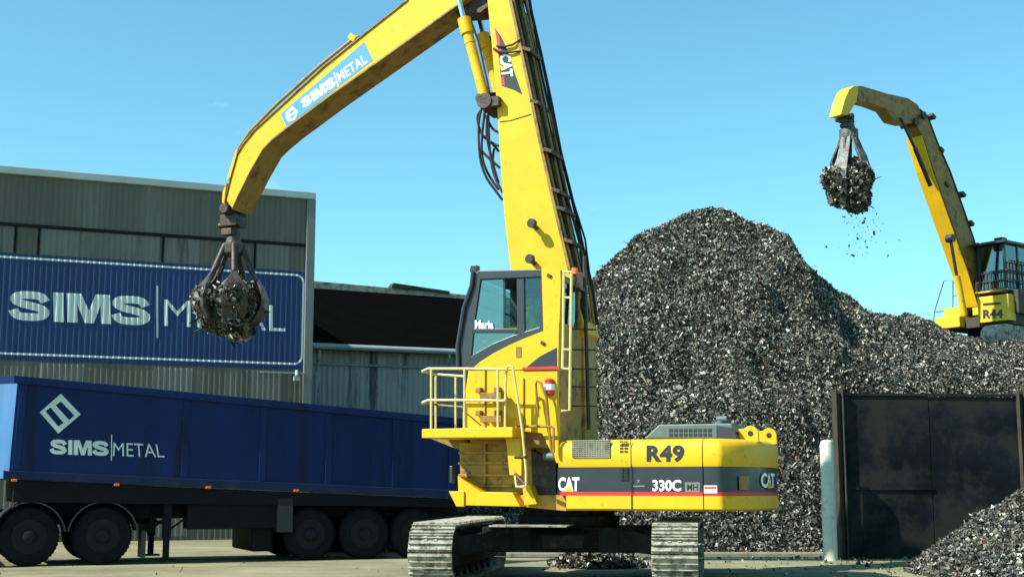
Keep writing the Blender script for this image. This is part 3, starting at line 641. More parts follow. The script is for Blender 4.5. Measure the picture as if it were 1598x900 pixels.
layers([(Z1, .006), (Z1b, .006)], sFront - .02, False, sSeam - gap).build('red_stripe', M['red'], ex)
hb = layers([(Z1b + .001, .008), (Z2, .008)], sFront - .02, False, sSeam - gap).build('side_door', M['band'], ex)
hu = layers(upp, sFront, False, sSeam - gap).build('engine_housing', M['yellow'], ex, smooth=True)
cw = layers(lowp, sSeam + gap, True).build('counterweight', M['yellow'], ex, smooth=True)
layers([(Z1, .006), (Z1b, .006)], sSeam + gap, True).build('red_stripe', M['red'], cw, smooth=True)
layers([(Z1b + .001, .008), (Z2, .008)], sSeam + gap, True).build('charcoal_panel', M['band'], cw, smooth=True)
layers(upp, sSeam + gap, True).build('counterweight_top', M['yellow'], cw, smooth=True)
wt = NW - .008 + .004
text(E, 'R49', [(1009, 694), (1068, 694), (1068, 721), (1009, 721)], NW + .016, .05, 1.08).build('fleet_number', M['ink'], hu)
text(E, '330C', [(1018, 748), (1063, 748), (1063, 766), (1018, 766)], wt, .03, 1.0).build('lettering', M['white'], hb)
flat(E, [(1069, 752), (1092, 752), (1092, 767), (1069, 767)], wt).build('badge', M['trim'], hb)
text(E, 'MH', [(1072, 754.5), (1089, 754.5), (1089, 764.5), (1072, 764.5)], wt + .003, .02, 1.0).build('lettering', M['ink'], hb)
flat(E, [(1098.5, 757), (1119, 757), (1119, 769), (1098.5, 769)], wt + .006).build('warning_label', M['white'], cw)
flat(E, [(1099, 759), (1118, 759), (1118, 762), (1099, 762)], wt + .009).build('warning_label_bar', M['red'], cw)
def catmark(F, quad, parent, w=0, ax='y', val=None, tri=True, lit='white'):
    text(F, 'CAT', quad, w, .035, .92, ax, val).build('lettering', M[lit], parent)
    if tri:
        v0 = -w if val is None else val; e = -.003 if ax == 'y' else .003
        Q = [F.hit(x, y, ax, v0 + e) for x, y in quad]
        bl_ = lambda u, v: (Q[3] * (1 - u) + Q[2] * u) * (1 - v) + (Q[0] * (1 - u) + Q[1] * u) * v
        MB().add([bl_(.30, -.04), bl_(.72, -.04), bl_(.51, .42)], [(0, 1, 2)]).build('yellow_triangle', M['yellow'], parent)
catmark(E, [(871, 744), (904, 744), (904, 766), (871, 766)], hb, wt)
text(E, '7', [(993, 748), (999, 748), (999, 754), (993, 754)], wt, .01).build('emblem', M['trim'], hb)
flat(E, [(988, 757), (1006, 757), (1006, 759), (988, 759)], wt).build('emblem_bar', M['trim'], hb)
sr = sCor + .30
# side vents
vt = flat(E, [(893, 686), (953, 686), (953, 714), (893, 714)], NW + .015); vt.build('vent_grille', M['ink'], hu)
vm = MB()
for i in range(9):
    a_, b_ = E.w(894, 687 + i * 3.2, NW + .02), E.w(952, 687 + i * 3.2, NW + .02); vm.box((a_ + b_) / 2, ((b_ - a_).length, .02, .014))
for i in range(15):
    a_, b_ = E.w(895 + i * 4, 686, NW + .018), E.w(895 + i * 4, 714, NW + .018); vm.box((a_ + b_) / 2, (.008, .012, (b_ - a_).length))
vm.build('vent_louvres', M['ridge'], hu)
vm = MB()
for (xa, ya) in ((970, 686), (970, 728)):
    for c_ in range(2):
        for r2 in range(4):
            a_ = E.w(xa + c_ * 7, ya + 3 + r2 * 5, NW + .012); vm.box(a_, (.05, .02, .022))
vm.build('vent_slots', M['ink'], hu)
for px_ in (985,):
    a_, b_ = E.w(px_, 684, NW + .013), E.w(px_, 797, NW + .013); MB().box((a_ + b_) / 2, (.012, .006, (b_ - a_).length * .99)).build('door_gap', M['ink'], hu)
# hood
hd = slab(E, [(1005, 684), (1028, 662), (1142, 660), (1148, 684)], .95, -.95).build('engine_hood', M['greyhood'], ex, .02)
for r2 in range(2):
    for c_ in range(9):
        a_ = E.w(1047 + c_ * 7.6, 671.5 + r2 * 7, .952); MB().box(a_, (.055, .02, .05)).build('grille_opening', M['ink'], hd) if False else None
gm = MB()
for r2 in range(2):
    for c_ in range(9):
        a_ = E.w(1047 + c_ * 7.6, 671 + r2 * 7, .952); gm.box(a_, (.052, .012, .045))
gm.build('grille_openings', M['ink'], hd)
fl = slab(E, [(1118, 684), (1118, 664), (1142, 667), (1150, 684)], .97, -.97).build('hood_end', M['cabgrey'], hd)
ep = E.w(1124, 661, .5); MB().cyl((ep.x, -.5, ep.z - .03), (ep.x, -.5, ep.z + .05), .06).cyl((ep.x - .05, -.5, ep.z + .07), (ep.x + .1, -.5, ep.z + .07), .05).build('exhaust', M['greyhood'], hd, smooth=True)
def eye(px_, py_, w_, nm):
    c_ = E.w(px_, py_, w_); rx = .13
    out = [(c_.x - .34, Z3 - .04), (c_.x - .27, c_.z - .02), (c_.x - .20, c_.z + .06)] + [(c_.x + .02 + .115 * math.cos(R(a)), c_.z + .115 * math.sin(R(a))) for a in (140, 115, 90, 60, 30, 0)] + [(c_.x + .135, Z3 - .04)]
    e_ = MB().ext(out, -w_, -w_ + .07).build('lifting_eye', M['yellow'], cw, .008)
    for dx, r_ in ((.02, .042), (-.17, .026)):
        MB().cyl((c_.x + dx, -w_ - .004, c_.z - .0), (c_.x + dx, -w_ + .075, c_.z - .0), r_, 14).build('eye_hole', M['ink'], e_)
eye(1169, 676, .75, 'a'); eye(1198, 679, -.35, 'b')
# tail decal, laid on the rear curve
def rear_x(y):
    return sCor - .008 + float(np.interp(abs(y), [0, .5, .95, 1.28, 1.52], [.48, .45, .36, .22, .03]))
uv, fs = textmesh('CAT', .035, .92)
def reard(u, v, y0, y1, z0, z1, e): 
    y = y0 + (y1 - y0) * u; return (rear_x(y) + e, y, z0 + (z1 - z0) * v)
MB().add([reard(u, v, -.72, -.02, Z1b + .06, Z2 - .08, .02) for u, v in uv], fs).build('lettering', M['white'], cw)
MB().add([reard(*p_, -.72, -.02, Z1b + .06, Z2 - .08, .032) for p_ in ((.30, -.04), (.72, -.04), (.51, .42))], [(0, 1, 2)]).build('yellow_triangle', M['yellow'], cw)
yl = E.w(1150, 766, NW - .2); 
MB().add([reard(u, v, -1.3, -1.08, Z1b + .03, Z1b + .22, .02) for u, v in ((0, 0), (1, 0), (1, 1), (0, 1))], [(0, 1, 2, 3)]).build('plate', M['yellow_shaded_worn'], cw)

# --- lower front frame under the platform (recessed, shaded)
LW = 1.15
lo = slab(E, [(716, 690), (870, 690), (872, 792), (720, 788)], LW, -LW).build('riser_base', M['yellow_half_shaded'], ex, .015)
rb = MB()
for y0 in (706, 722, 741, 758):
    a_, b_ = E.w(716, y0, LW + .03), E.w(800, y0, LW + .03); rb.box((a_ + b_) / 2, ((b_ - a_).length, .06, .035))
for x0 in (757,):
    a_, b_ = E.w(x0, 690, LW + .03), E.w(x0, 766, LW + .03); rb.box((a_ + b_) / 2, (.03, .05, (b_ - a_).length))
rb.build('base_ribs', M['yellow_half_shaded'], lo, .006)
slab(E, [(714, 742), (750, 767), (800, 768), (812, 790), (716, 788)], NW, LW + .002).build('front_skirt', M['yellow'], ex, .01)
slab(E, [(812, 772), (884, 772), (884, 797), (812, 790)], 1.35, LW - .3).build('swing_frame_edge', M['yellow_half_shaded'], ex, .01)
slab(E, [(700, 766), (724, 766), (724, 790), (712, 790)], NW + .03, NW - .05).build('tie_down_lug', M['yellow'], ex, .008)
p_ = E.w(706, 740, NW - .1); MB().box(p_, (.05, .12, .26)).build('side_mirror', M['cabgrey'], ex, .01)
slab(E, [(815, 756), (826, 756), (838, 786), (818, 788)], NW - .05, LW).build('foot_step', M['yellow'], ex, .008)
slab(E, [(828, 700), (868, 720), (868, 790), (832, 790)], LW + .12, LW).build('inner_bracket', M['dark'], ex, .01)
# --- platform
DK = 1.98
slab(E, [(658, 669), (800, 666), (800, 682), (658, 683)], DK, -.2).build('platform_deck', M['yellow'], ex, .012)
slab(E, [(670, 683), (730, 683), (730, 700), (712, 700)], 1.0, .9).build('deck_bracket', M['yellow_shaded_worn'], ex)
# upper riser box
RW = 1.52
ub = slab(E, [(731, 578), (870, 578), (870, 604), (869, 628), (871, 641), (872, 722), (868, 722), (846, 676), (806, 671), (722, 668), (722, 640)], RW, RW - .10)
ub.build('riser_front_plate', M['yellow'], ex, .008)
rbx = slab(E, [(733, 580), (868, 580), (868, 700), (733, 690)], RW - .1, -.2).build('riser_tower', M['yellow_shaded_worn'], ex, .01)
for px_, py_ in ((856, 604),):
    p_ = E.w(px_, py_, RW + .06)
    wl_ = MB().lathe(p_ + Vector((0, .05, -.12)), (0, 0, 1), [(0, .05), (.02, .07), (.23, .075), (.25, .05)], 16).build('warning_light', M['red'], ex, smooth=True)
    MB().cyl(p_ + Vector((0, .05, -.04)), p_ + Vector((0, .05, .05)), .085).build('reflector_band', M['white'], wl_, smooth=True)
st = MB()
for y0 in (604, 640):
    for dx in (0,):
        a_, b_ = E.w(744, y0 + 4, RW + .1), E.w(775, y0 + 4, RW + .1)
        c_, d_ = E.w(752, y0 + 18, RW + .28), E.w(781, y0 + 18, RW + .28)
        st.box((a_ + b_) / 2 + Vector((-.14, .05, 0)), (.08, .14, .08)).box((a_ + b_) / 2 + Vector((.16, .05, 0)), (.08, .14, .08))
        st.box((c_ + d_) / 2 + Vector((0, .1, .08)), (.34, .26, .025)).box((c_ + d_) / 2 + Vector((0, -.02, .04)), (.34, .02, .09))
st.build('wall_step', M['yellow_shaded_worn'], ex, .006)
for xs_ in ([(757, 575), (757, 667)], [(816, 590), (818, 668)]):
    a_, b_ = E.w(*xs_[0], RW + .012), E.w(*xs_[1], RW + .012); MB().box((a_ + b_) / 2, (.014, .02, (b_ - a_).length)).build('panel_seam', M['yellow_shaded_worn'], ex)
# access ladder
slab(E, [(789, 682), (811, 684), (814, 720), (814, 742), (795, 741)], NW + .22, NW + .12).build('ladder_stringer', M['yellow'], ex, .008)
def pipe(pts, r, name, m_='rail', parent=ex, n=8):
    return MB().tube([E.w(*p_) for p_ in pts], r, n).build(name, M[m_], parent, smooth=True)
pipe([(788, 682, NW + .34), (789, 600, NW + .34), (791, 573, NW + .34), (795, 570, NW + .34), (800, 573, NW + .34), (803, 590, NW + .34), (815, 670, NW + .36), (821, 735, NW + .4), (821, 757, NW + .4), (817, 759, NW + .4), (806, 759, NW + .38), (804, 742, NW + .35)], .02, 'ladder_handrail')
pipe([(806, 665, NW + .1), (860, 665, NW + .1), (864, 668, NW + .1), (864, 706, NW + .1)], .02, 'grab_rail', 'yellow_shaded_worn')
pipe([(840, 650, NW + .1), (836, 600, NW + .1), (838, 594, NW + .1), (844, 597, NW + .1), (852, 620, NW + .1), (860, 700, NW + .1)], .02, 'grab_rail', 'yellow_shaded_worn')
for (a_, b_) in (((804, 713), (821, 713)), ((804, 739), (820, 755))):
    pipe([(*a_, NW + .3), (*b_, NW + .4)], .025, 'ladder_rung', 'dark')
pl_ = E.w(858, 712, NW - .2); MB().cyl(pl_ + Vector((-.09, 0, 0)), pl_ + Vector((.09, 0, 0)), .07).build('lamp', M['greyhood'], ex, smooth=True)
# deck rails
RL = .02
hr = DK - .04
for zz in (575, 624):
    pipe([(659, zz + 4, hr), (668, zz, hr), (726, zz, hr), (788, zz + 1, hr)], RL, 'handrail')
for px_ in (673, 725, 777):
    pipe([(px_, 576, hr), (px_, 680, hr)], RL, 'handrail_post')
pipe([(680, 678, .2), (680, 588, .2), (684, 584, .2), (725, 587, .2)], RL, 'handrail'); pipe([(711, 588, .2), (711, 672, .2)], RL, 'handrail_post')
pipe([(659, 629, hr), (681, 631, .2), (726, 635, .2)], RL, 'handrail', 'yellow_shaded_worn')
pipe([(659, 579, hr), (682, 585, .2)], RL, 'handrail')
pipe([(722, 640, RW + .2), (737, 652, RW + .2), (751, 664, RW + .2)], .01, 'tie_cable', 'dark')

# --- cab
CW0, CW1 = 1.50, .40
cabr = bpy.data.objects.new('cab', None)
def frame_piece(poly, w0, w1, nm, m_, bev=.01, parent=None): return slab(E, poly, w0, w1).build(nm, M[m_], parent or cabf, bev)
cabf = slab(E, [(745, 422), (846, 420), (847, 432), (748, 436)], CW0 + .02, CW1 - .02).build('cab', M['cabgrey'], ex, .012)
for (w0, w1) in ((CW0, CW0 - .07), (CW1 + .07, CW1)):
    frame_piece([(742, 424), (752, 424), (741, 500), (735, 560), (723, 576), (714, 572), (720, 512), (732, 452)], w0, w1, 'front_pillar', 'cabgrey')
    frame_piece([(806, 433), (818, 433), (819, 540), (807, 541)], w0, w1, 'door_pillar', 'cabgrey')
    frame_piece([(737, 512), (808, 512), (808, 519), (736, 519)], w0, w1, 'window_sill', 'cabgrey')
    frame_piece([(842, 431), (850, 431), (850, 521), (842, 524)], w0, w1, 'rear_pillar', 'cabgrey')
    # curved lower sill
    frame_piece([(850, 515), (820, 527), (795, 539), (770, 553), (748, 567), (733, 580), (716, 580), (722, 566), (740, 552), (768, 536), (800, 523), (842, 510)], w0 - .002, w1, 'curved_sill', 'cabgrey')
# glass
for poly, nm in (([(750, 436), (785, 436), (785, 512), (741, 512)], 'sliding_window'), ([(818, 432), (843, 432), (843, 518), (819, 525)], 'rear_side_window'), ([(738, 519), (806, 519), (800, 524), (768, 538), (740, 555), (732, 558)], 'lower_window')):
    slab(E, poly, CW0 - .03, CW0 - .035).build(nm, M['clear' if nm == 'rear_side_window' else 'glass'], cabf)
slab(E, [(796, 436), (820, 436), (820, 540), (796, 540)], CW1 + .06, CW1 + .04).build('dark_backing_panel', M['cabgrey'], cabf)  # added dark sheet so the open window looks black inside
slab(E, [(750, 436), (796, 436), (796, 512), (741, 512)], CW1 + .035, CW1 + .03).build('far_window', M['glass'], cabf)
slab(E, [(818, 432), (843, 432), (843, 518), (819, 525)], CW1 + .035, CW1 + .03).build('far_window', M['glass'], cabf)
a_, b_ = E.w(746, 438, CW0), E.w(722, 560, CW0)
MB().add([(a_.x, -CW0 + .07, a_.z), (a_.x, -CW1 - .07, a_.z), (b_.x, -CW1 - .07, b_.z), (b_.x, -CW0 + .07, b_.z)], [(0, 1, 2, 3)]).build('windscreen', M['glass'], cabf)
frame_piece([(785, 434), (788.5, 434), (788, 512), (784.5, 512)], CW0 - .02, CW0 - .045, 'sliding_window_edge', 'cabgrey')
text(E, 'Maria', [(741, 499), (770, 500), (770, 513), (741, 513)], CW0 + .006, .03, 1.0).build('lettering', M['white'], cabf)
# windscreen guard bars in front of the cab
gb = MB()
for w_ in (CW0 + .02, CW1):
    gb.tube([E.w(738, 424, w_), E.w(736, 445, w_), E.w(724, 480, w_), E.w(714, 540, w_), E.w(715, 572, w_)], .035, 8)
for (x_, y_) in ((736, 445), (728, 470), (720, 505), (715, 540)):
    gb.tube([E.w(x_, y_, CW0), E.w(x_, y_, CW0) + Vector((0, CW0 - CW1, 0))], .018, 6)
gb.build('windscreen_guard', M['cabgrey'], cabf, smooth=True)
p_ = E.w(742, 421, CW0 - .1); MB().box(p_, (.10, .14, .13)).cyl(p_ + Vector((-.07, 0, .0)), p_ + Vector((-.05, 0, 0)), .06).build('work_lamp', M['cabgrey'], cabf, .01)
# yellow cab shell lower and rear pillar
sh = slab(E, [(845, 418), (874, 421), (875, 440), (873, 500), (872, 508), (871, 577), (733, 577), (735, 577), (748, 565), (770, 551), (795, 538), (820, 527), (848, 516)], CW0 + .03, CW0 - .12).build('cab_shell', M['yellow'], cabf, .01)
slab(E, [(820, 574), (842, 556), (869, 542), (869, 574)], CW0 + .036, CW0 + .031).build('charcoal_panel', M['band'], sh)
slab(E, [(815, 573), (869, 571), (869, 576), (815, 577)], CW0 + .042, CW0 + .0365).build('red_stripe', M['red'], sh)
slab(E, [(805, 541), (813, 541), (813, 557), (805, 557)], CW0 + .04, CW0 + .031).build('door_handle', M['yellow_shaded_worn'], sh)
for px_, py_ in ((847, 535), (857, 430)):
    p_ = E.w(px_, py_, CW0 + .04); MB().box(p_, (.07, .03, .05), Matrix.Rotation(R(30), 3, 'Y')).build('latch', M['dark'], sh, .005)
# rear wall of the cab column, with its window and bars
xr0, xr1 = E.w(872, 500, CW0 - .1).x, 0
zc0, zc1 = E.w(870, 577, CW0).z, E.w(870, 424, CW0).z
bx = E.w(873, 500, CW0 - .12).x
zl = E.w(873, 690, RW).z; zm = E.w(873, 500, RW).z
MB().bb(bx - .06, bx, -CW0 + .12, -CW1 + .3, zl, zm).build('rear_plate', M['yellow_half_shaded'], ex, .01)
MB().bb(bx - .06, bx, -CW0 + .12, -CW0 + .24, zm + .002, zc1).bb(bx - .06, bx, -CW1 - .05, -CW1 + .05, zm + .002, zc1).bb(bx - .06, bx, -CW0 + .24, -CW1 - .05, zc1 - .1, zc1).build('rear_window_frame', M['yellow_shaded_worn'], cabf, .01)
MB().bb(bx - .035, bx - .03, -CW0 + .24, -CW1 - .05, zm, zc1 - .1).build('rear_window', M['glass'], cabf)
MB().bb(E.w(738, 570, CW0).x, bx - .07, -CW0 + .13, -CW1, zE(800, 578, CW0) - .02, zE(800, 575, CW0) + .03).build('cab_floor', M['cabgrey'], cabf)
# seat and console
se = E.w(828, 560, 1.0)
MB().box((se.x, -.95, se.z + .12), (.5, .5, .14)).box((se.x + .22, -.95, se.z + .45), (.12, .48, .6), Matrix.Rotation(R(10), 3, 'Y')).box((se.x, -.95, se.z), (.3, .3, .2)).build('seat', M['seat'], cabf, .04)
MB().box((se.x - .1, -1.28, se.z + .25), (.4, .1, .1)).box((se.x - .1, -.62, se.z + .25), (.4, .1, .1)).box((E.w(760, 540, 1).x, -.9, se.z + .15), (.12, .5, .3)).build('console', M['cabgrey'], cabf, .02)
# rear ladder
LWw = 1.66
pipe([(880, 426, LWw), (879, 520, LWw), (878, 575, LWw)], .022, 'rear_ladder_rail')
pipe([(892, 426, LWw), (890, 560, LWw), (889, 640, LWw), (876, 641, LWw)], .022, 'rear_ladder_rail')
for y0 in (424, 464, 545, 575): pipe([(878, y0, LWw), (892, y0 + .5, LWw)], .018, 'rear_ladder_rung')
# beacon
p_ = E.w(897, 428, .6)
MB().cyl(p_, p_ + Vector((0, 0, .10)), .06, 14, .05).build('beacon', M['orange'], ex, smooth=True)
MB().cyl(p_ + Vector((0, 0, -.25)), p_, .025).box(p_ + Vector((-.1, 0, -.25)), (.5, .12, .05)).build('beacon_bracket', M['dark'], ex)
# cage bars behind the cab
cg = MB()
for y0 in (513, 545, 575, 603, 633):
    a_ = E.w(873, y0, .9); cg.tube([a_, a_ + Vector((.5, .3, 0))], .014, 6)
a_ = E.w(916, 500, .6); cg.tube([E.w(912, 400, .4), E.w(914, 500, .5), E.w(917, 600, .5), E.w(919, 670, .5)], .03, 6)
cg.build('rear_cage', M['dark'], ex, smooth=True)
slab(E, [(893, 500), (910, 500), (914, 690), (893, 690)], .3, -.35).build('tower_rear', M['yellow_half_shaded'], ex, .01)
slab(E, [(893, 425), (910, 425), (913, 500), (893, 500)], .3, .1).build('tower_post', M['dark'], ex, .01)
pipe([(928, 435, -1.4), (928, 482, -1.4)], .035, 'grab_post', 'ridge'); pipe([(925, 520, -1.0), (925, 640, -1.0), (922, 690, -1.0)], .012, 'rear_cable', 'dark')

# --- boom
BWn, BWf = .36, -.36
boomp = [(757, -60), (760, 0), (766, 60), (776, 180), (783, 290), (788, 350), (797, 425), (806, 480), (860, 560), (915, 520), (904, 480), (889, 425), (862, 310), (843, 225), (827, 145), (810, 65), (796, 0), (783, -60)]
bo = slab(E, boomp, BWn, BWf).build('boom', M['yellow'], ex, .02)
bt = E.w(775, -62, 0)
# plate edges proud on the boom
for pts in ([(796, 0), (810, 65), (827, 145), (843, 225), (862, 310), (889, 425)],):
    m = MB()
    for a, b in zip(pts[:-1], pts[1:]):
        pa, pb = E.w(*a, BWn), E.w(*b, BWn)
        m.prism([(pa.x - .02, -BWn - .02, pa.z), (pa.x + .03, -BWn - .02, pa.z), (pa.x + .03, -BWf + .02, pa.z), (pa.x - .02, -BWf + .02, pa.z)],
                [(pb.x - .02, -BWn - .02, pb.z), (pb.x + .03, -BWn - .02, pb.z), (pb.x + .03, -BWf + .02, pb.z), (pb.x - .02, -BWf + .02, pb.z)])
    m.build('boom_back_plate', M['yellow_shaded_worn'], bo)
# decal
dec = flat(E, [(772, 44), (781, 56), (789, 72), (795, 88), (801, 108), (808, 128), (815, 148), (803, 141), (792, 137), (783, 134), (776, 70)], BWn + .005).build('boom_decal', M['band'], bo)
flat(E, [(772, 44), (779, 58), (782.5, 80), (777.5, 80)], BWn + .008).build('decal_stripe', M['red'], dec)
flat(E, [(781, 120), (786, 120), (788, 134), (783, 133)], BWn + .008).build('decal_stripe', M['red'], dec)
# lettering running down the boom
uv, fs = textmesh('CAT', .035, .95)
Q = [E.w(x, y, BWn + .009) for x, y in ((797, 84), (801, 119), (783, 121), (779, 86))]
MB().add([(Q[3] * (1 - u) + Q[2] * u) * (1 - v) + (Q[0] * (1 - u) + Q[1] * u) * v for u, v in uv], fs).build('lettering', M['white'], dec)
Q2 = [E.w(x, y, BWn + .011) for x, y in ((779, 101), (782, 111), (788, 105))]
MB().add(Q2, [(0, 1, 2)]).build('yellow_triangle', M['yellow'], dec)
for (x_, y_) in ((836, 355), (833, 410)):
    p_ = E.w(x_, y_, BWn); p2 = p_ + Vector((.02, -.22, .03))
    MB().cyl(p_, p2, .045, 14).cyl(p2 + Vector((-.02, -.02, .0)), p2 + Vector((.0, .05, 0)), .075, 16).build('boom_lamp', M['ink'], bo, smooth=True)
# hoses along the boom back
for i, (w_, off, r_) in enumerate(((.3, 5, .024), (.2, 8, .022), (.08, 10, .03), (-.05, 9, .022), (-.18, 12, .024), (-.3, 14, .03))):
    pts = []
    for k2, (a, b) in enumerate([(790, -40), (796, 0), (810, 65), (827, 145), (843, 225), (862, 310), (878, 375), (892, 440), (900, 500)]):
        j_ = random.uniform(-1.5, 1.5) * (1 if 0 < k2 < 8 else 0)
        p_ = E.w(a, b, BWn); pts.append(Vector((p_.x + off * .0095 + j_ * .008, -w_, p_.z)))
    MB().tube(pts, r_, 8).build('hydraulic_hose' if i % 2 else 'hydraulic_pipe', M['black' if i % 2 else 'yellow_shaded_worn'], bo, smooth=True)
pts = []
for (a, b, d_) in [(806, -10, .16), (822, 50, .16), (840, 130, .2), (858, 210, .25), (872, 270, .30), (884, 315, .38), (900, 370, .42), (910, 430, .3), (914, 500, .2)]:
    pts.append(E.w(a, b, 0) + Vector((.02, random.uniform(-.08, .08), 0)))
MB().tube(pts, .024, 8).build('hydraulic_hose', M['black'], bo, smooth=True)
MB().tube([p + Vector((.04, .2, 0)) for p in pts], .018, 8).build('hydraulic_hose', M['black'], bo, smooth=True)
for (x_, y_) in ((833, 84), (845, 165), (866, 240), (878, 302), (886, 330), (898, 380)):
    p_ = E.w(x_, y_, .1); MB().box(p_ + Vector((-.03, 0, 0)), (.16, .56, .06), Matrix.Rotation(R(20), 3, 'Y')).build('hose_clamp', M['dark'], bo, .008)
pipe([(775, 72, BWn + .02), (788, 73, BWn + .04), (800, 70, BWn + .04), (812, 62, BWn + .02)], .018, 'cross_hose', 'black', bo)
pipe([(770, 76, BWn + .02), (780, 82, BWn + .04), (796, 82, BWn + .04), (812, 80, BWn + .02)], .018, 'cross_hose', 'black', bo)
pipe([(780, 190, BWn + .006), (797, 188, BWn + .006), (829, 178, BWn + .006)], .006, 'weld_seam', 'dark', bo)
# --- stick with gooseneck
SWn, SWf = .30, -.30
sticktop = [(760, -75), (637, 0), (571, 52), (505, 105), (445, 160), (398, 203), (380, 225), (371, 240), (361, 275), (352, 312)]
stickbot = [(363, 326), (376, 298), (391, 268), (411, 233), (424, 220), (447, 201), (517, 149), (585, 101), (651, 54), (716, 8), (762, -22)]
pk = slab(E, sticktop + stickbot, SWn, SWf)
stk_ = pk.build('stick', M['yellow'], ex, .02)
# underside plate proud
m = MB()
for a, b in zip(stickbot[:-1], stickbot[1:]):
    pa, pb = E.w(*a, SWn), E.w(*b, SWn)
    m.prism([(pa.x, -SWn - .025, pa.z + .02), (pa.x, -SWn - .025, pa.z - .012), (pa.x, -SWf + .025, pa.z - .012), (pa.x, -SWf + .025, pa.z + .02)],
            [(pb.x, -SWn - .025, pb.z + .02), (pb.x, -SWn - .025, pb.z - .012), (pb.x, -SWf + .025, pb.z - .012), (pb.x, -SWf + .025, pb.z + .02)])
m.build('stick_bottom_plate', M['yellow_shaded_worn'], stk_)
m = MB()
for a, b in zip(sticktop[1:-1], sticktop[2:]):
    pa, pb = E.w(*a, SWn), E.w(*b, SWn)
    m.prism([(pa.x, -SWn - .025, pa.z + .015), (pa.x, -SWn - .025, pa.z - .01), (pa.x, -SWf + .025, pa.z - .01), (pa.x, -SWf + .025, pa.z + .015)],
            [(pb.x, -SWn - .025, pb.z + .015), (pb.x, -SWn - .025, pb.z - .01), (pb.x, -SWf + .025, pb.z - .01), (pb.x, -SWf + .025, pb.z + .015)])
m.build('stick_top_plate', M['yellow_shaded_worn'], stk_)
slab(E, [(371, 232), (367, 236), (355, 275), (356, 282), (362, 272)], SWn - .05, SWf + .05).build('nose_guard', M['yellow'], stk_, .01)
slab(E, [(353, 285), (347, 300), (346, 316), (350, 318)], SWn - .05, SWf + .05).build('nose_guard', M['yellow'], stk_, .01)
# decal
flat(E, [(438, 178), (568, 66), (582, 94), (447, 198)], SWn + .004).build('stick_decal', M['red'], stk_)
M['skyblue'] = mat('sky_blue_decal', (.05, .25, .46), .4, 0, .06)
bpy.data.objects['stick_decal'].data.materials[0] = M['skyblue']
text(E, 'SIMS', [(468, 156.5), (519, 119), (525, 133), (474, 169.5)], SWn + .007, .055, 1.0).build('lettering', M['white'], stk_)
text(E, 'METAL', [(524, 115), (568, 84), (574, 97), (530, 129)], SWn + .007, .004, 1.0).build('lettering', M['white'], stk_)
flat(E, [(520, 114), (521.5, 113), (529, 135), (527.5, 136)], SWn + .007).build('lettering_bar', M['white'], stk_)
flat(E, [(446, 176), (456, 166), (465, 174), (460, 187), (450, 190), (446, 184)], SWn + .007).build('emblem', M['white'], stk_)
flat(E, [(451, 176), (457, 171), (459, 173.5), (453, 179)], SWn + .010).build('emblem_bar', M['skyblue'], stk_)
flat(E, [(452, 183), (459, 177.5), (461, 180), (454, 186)], SWn + .010).build('emblem_bar', M['skyblue'], stk_)
pipe([(560, 58, SWn - .15), (555, 58, SWn - .15), (500, 102, SWn - .1), (430, 165, SWn - .1), (390, 206, SWn - .1), (370, 236, SWn - .1)], .03, 'hydraulic_pipe', 'yellow_shaded_worn', stk_)
p_ = E.w(553, 66, SWn - .1); MB().box(p_ + Vector((0, 0, .06)), (.14, .2, .10), Matrix.Rotation(R(38), 3, 'Y')).build('pipe_bracket', M['yellow'], stk_)
# head pivot between boom and stick (above the frame)
pv = E.w(772, -48, 0)
MB().cyl((pv.x, -.48, pv.z), (pv.x, .48, pv.z), .16, 20).build('pivot_pin', M['dark'], bo, smooth=True)
slab(E, [(700, 18), (745, -10), (765, 8), (750, 20), (722, 22)], .2, -.2).build('stick_lug', M['dark'], stk_, .01)
# stick cylinders
for w_ in (.42, -.42):
    a_ = E.w(714, -12, .42); b_ = E.w(724, 30, .42); c_ = E.w(757, 155, .42); 
    f_ = lambda v: Vector((v.x, -w_, v.z))
    a_, b_, c_ = f_(a_), f_(b_), f_(c_)
    cyl_ = MB().cyl(b_, c_, .088, 18).cyl(b_ + (c_ - b_).normalized() * .0, b_ + (c_ - b_).normalized() * .28, .115, 18).cyl(b_ + (c_ - b_) * .28, b_ + (c_ - b_) * .31, .096, 18).build('stick_cylinder', M['yellow'], ex, smooth=True)
    MB().cyl(a_ - (b_ - a_) * .6, b_, .05, 14).build('piston_rod', M['chrome'], cyl_, smooth=True)
    d_ = c_ + (c_ - b_).normalized() * .05
    MB().cyl(d_ + Vector((0, -.09, 0)), d_ + Vector((0, .09, 0)), .13, 18).box(d_ + Vector((.14, 0, -.02)), (.22, .14, .16)).build('cylinder_eye', M['dark'], cyl_, smooth=True)
    MB().tube([b_ + Vector((.13, 0, -.05)), b_ + (c_ - b_) * .3 + Vector((.15, 0, 0)), b_ + (c_ - b_) * .8 + Vector((.12, 0, 0)), c_ + Vector((.08, 0, .1))], .018, 6).build('cylinder_pipe', M['dark'], cyl_, smooth=True)
p_ = E.w(768, 165, 0); MB().cyl((p_.x - .03, -.5, p_.z), (p_.x - .03, .5, p_.z), .075, 14).box((p_.x + .08, 0, p_.z), (.3, .5, .3)).build('cylinder_mount', M['dark'], bo, smooth=True)
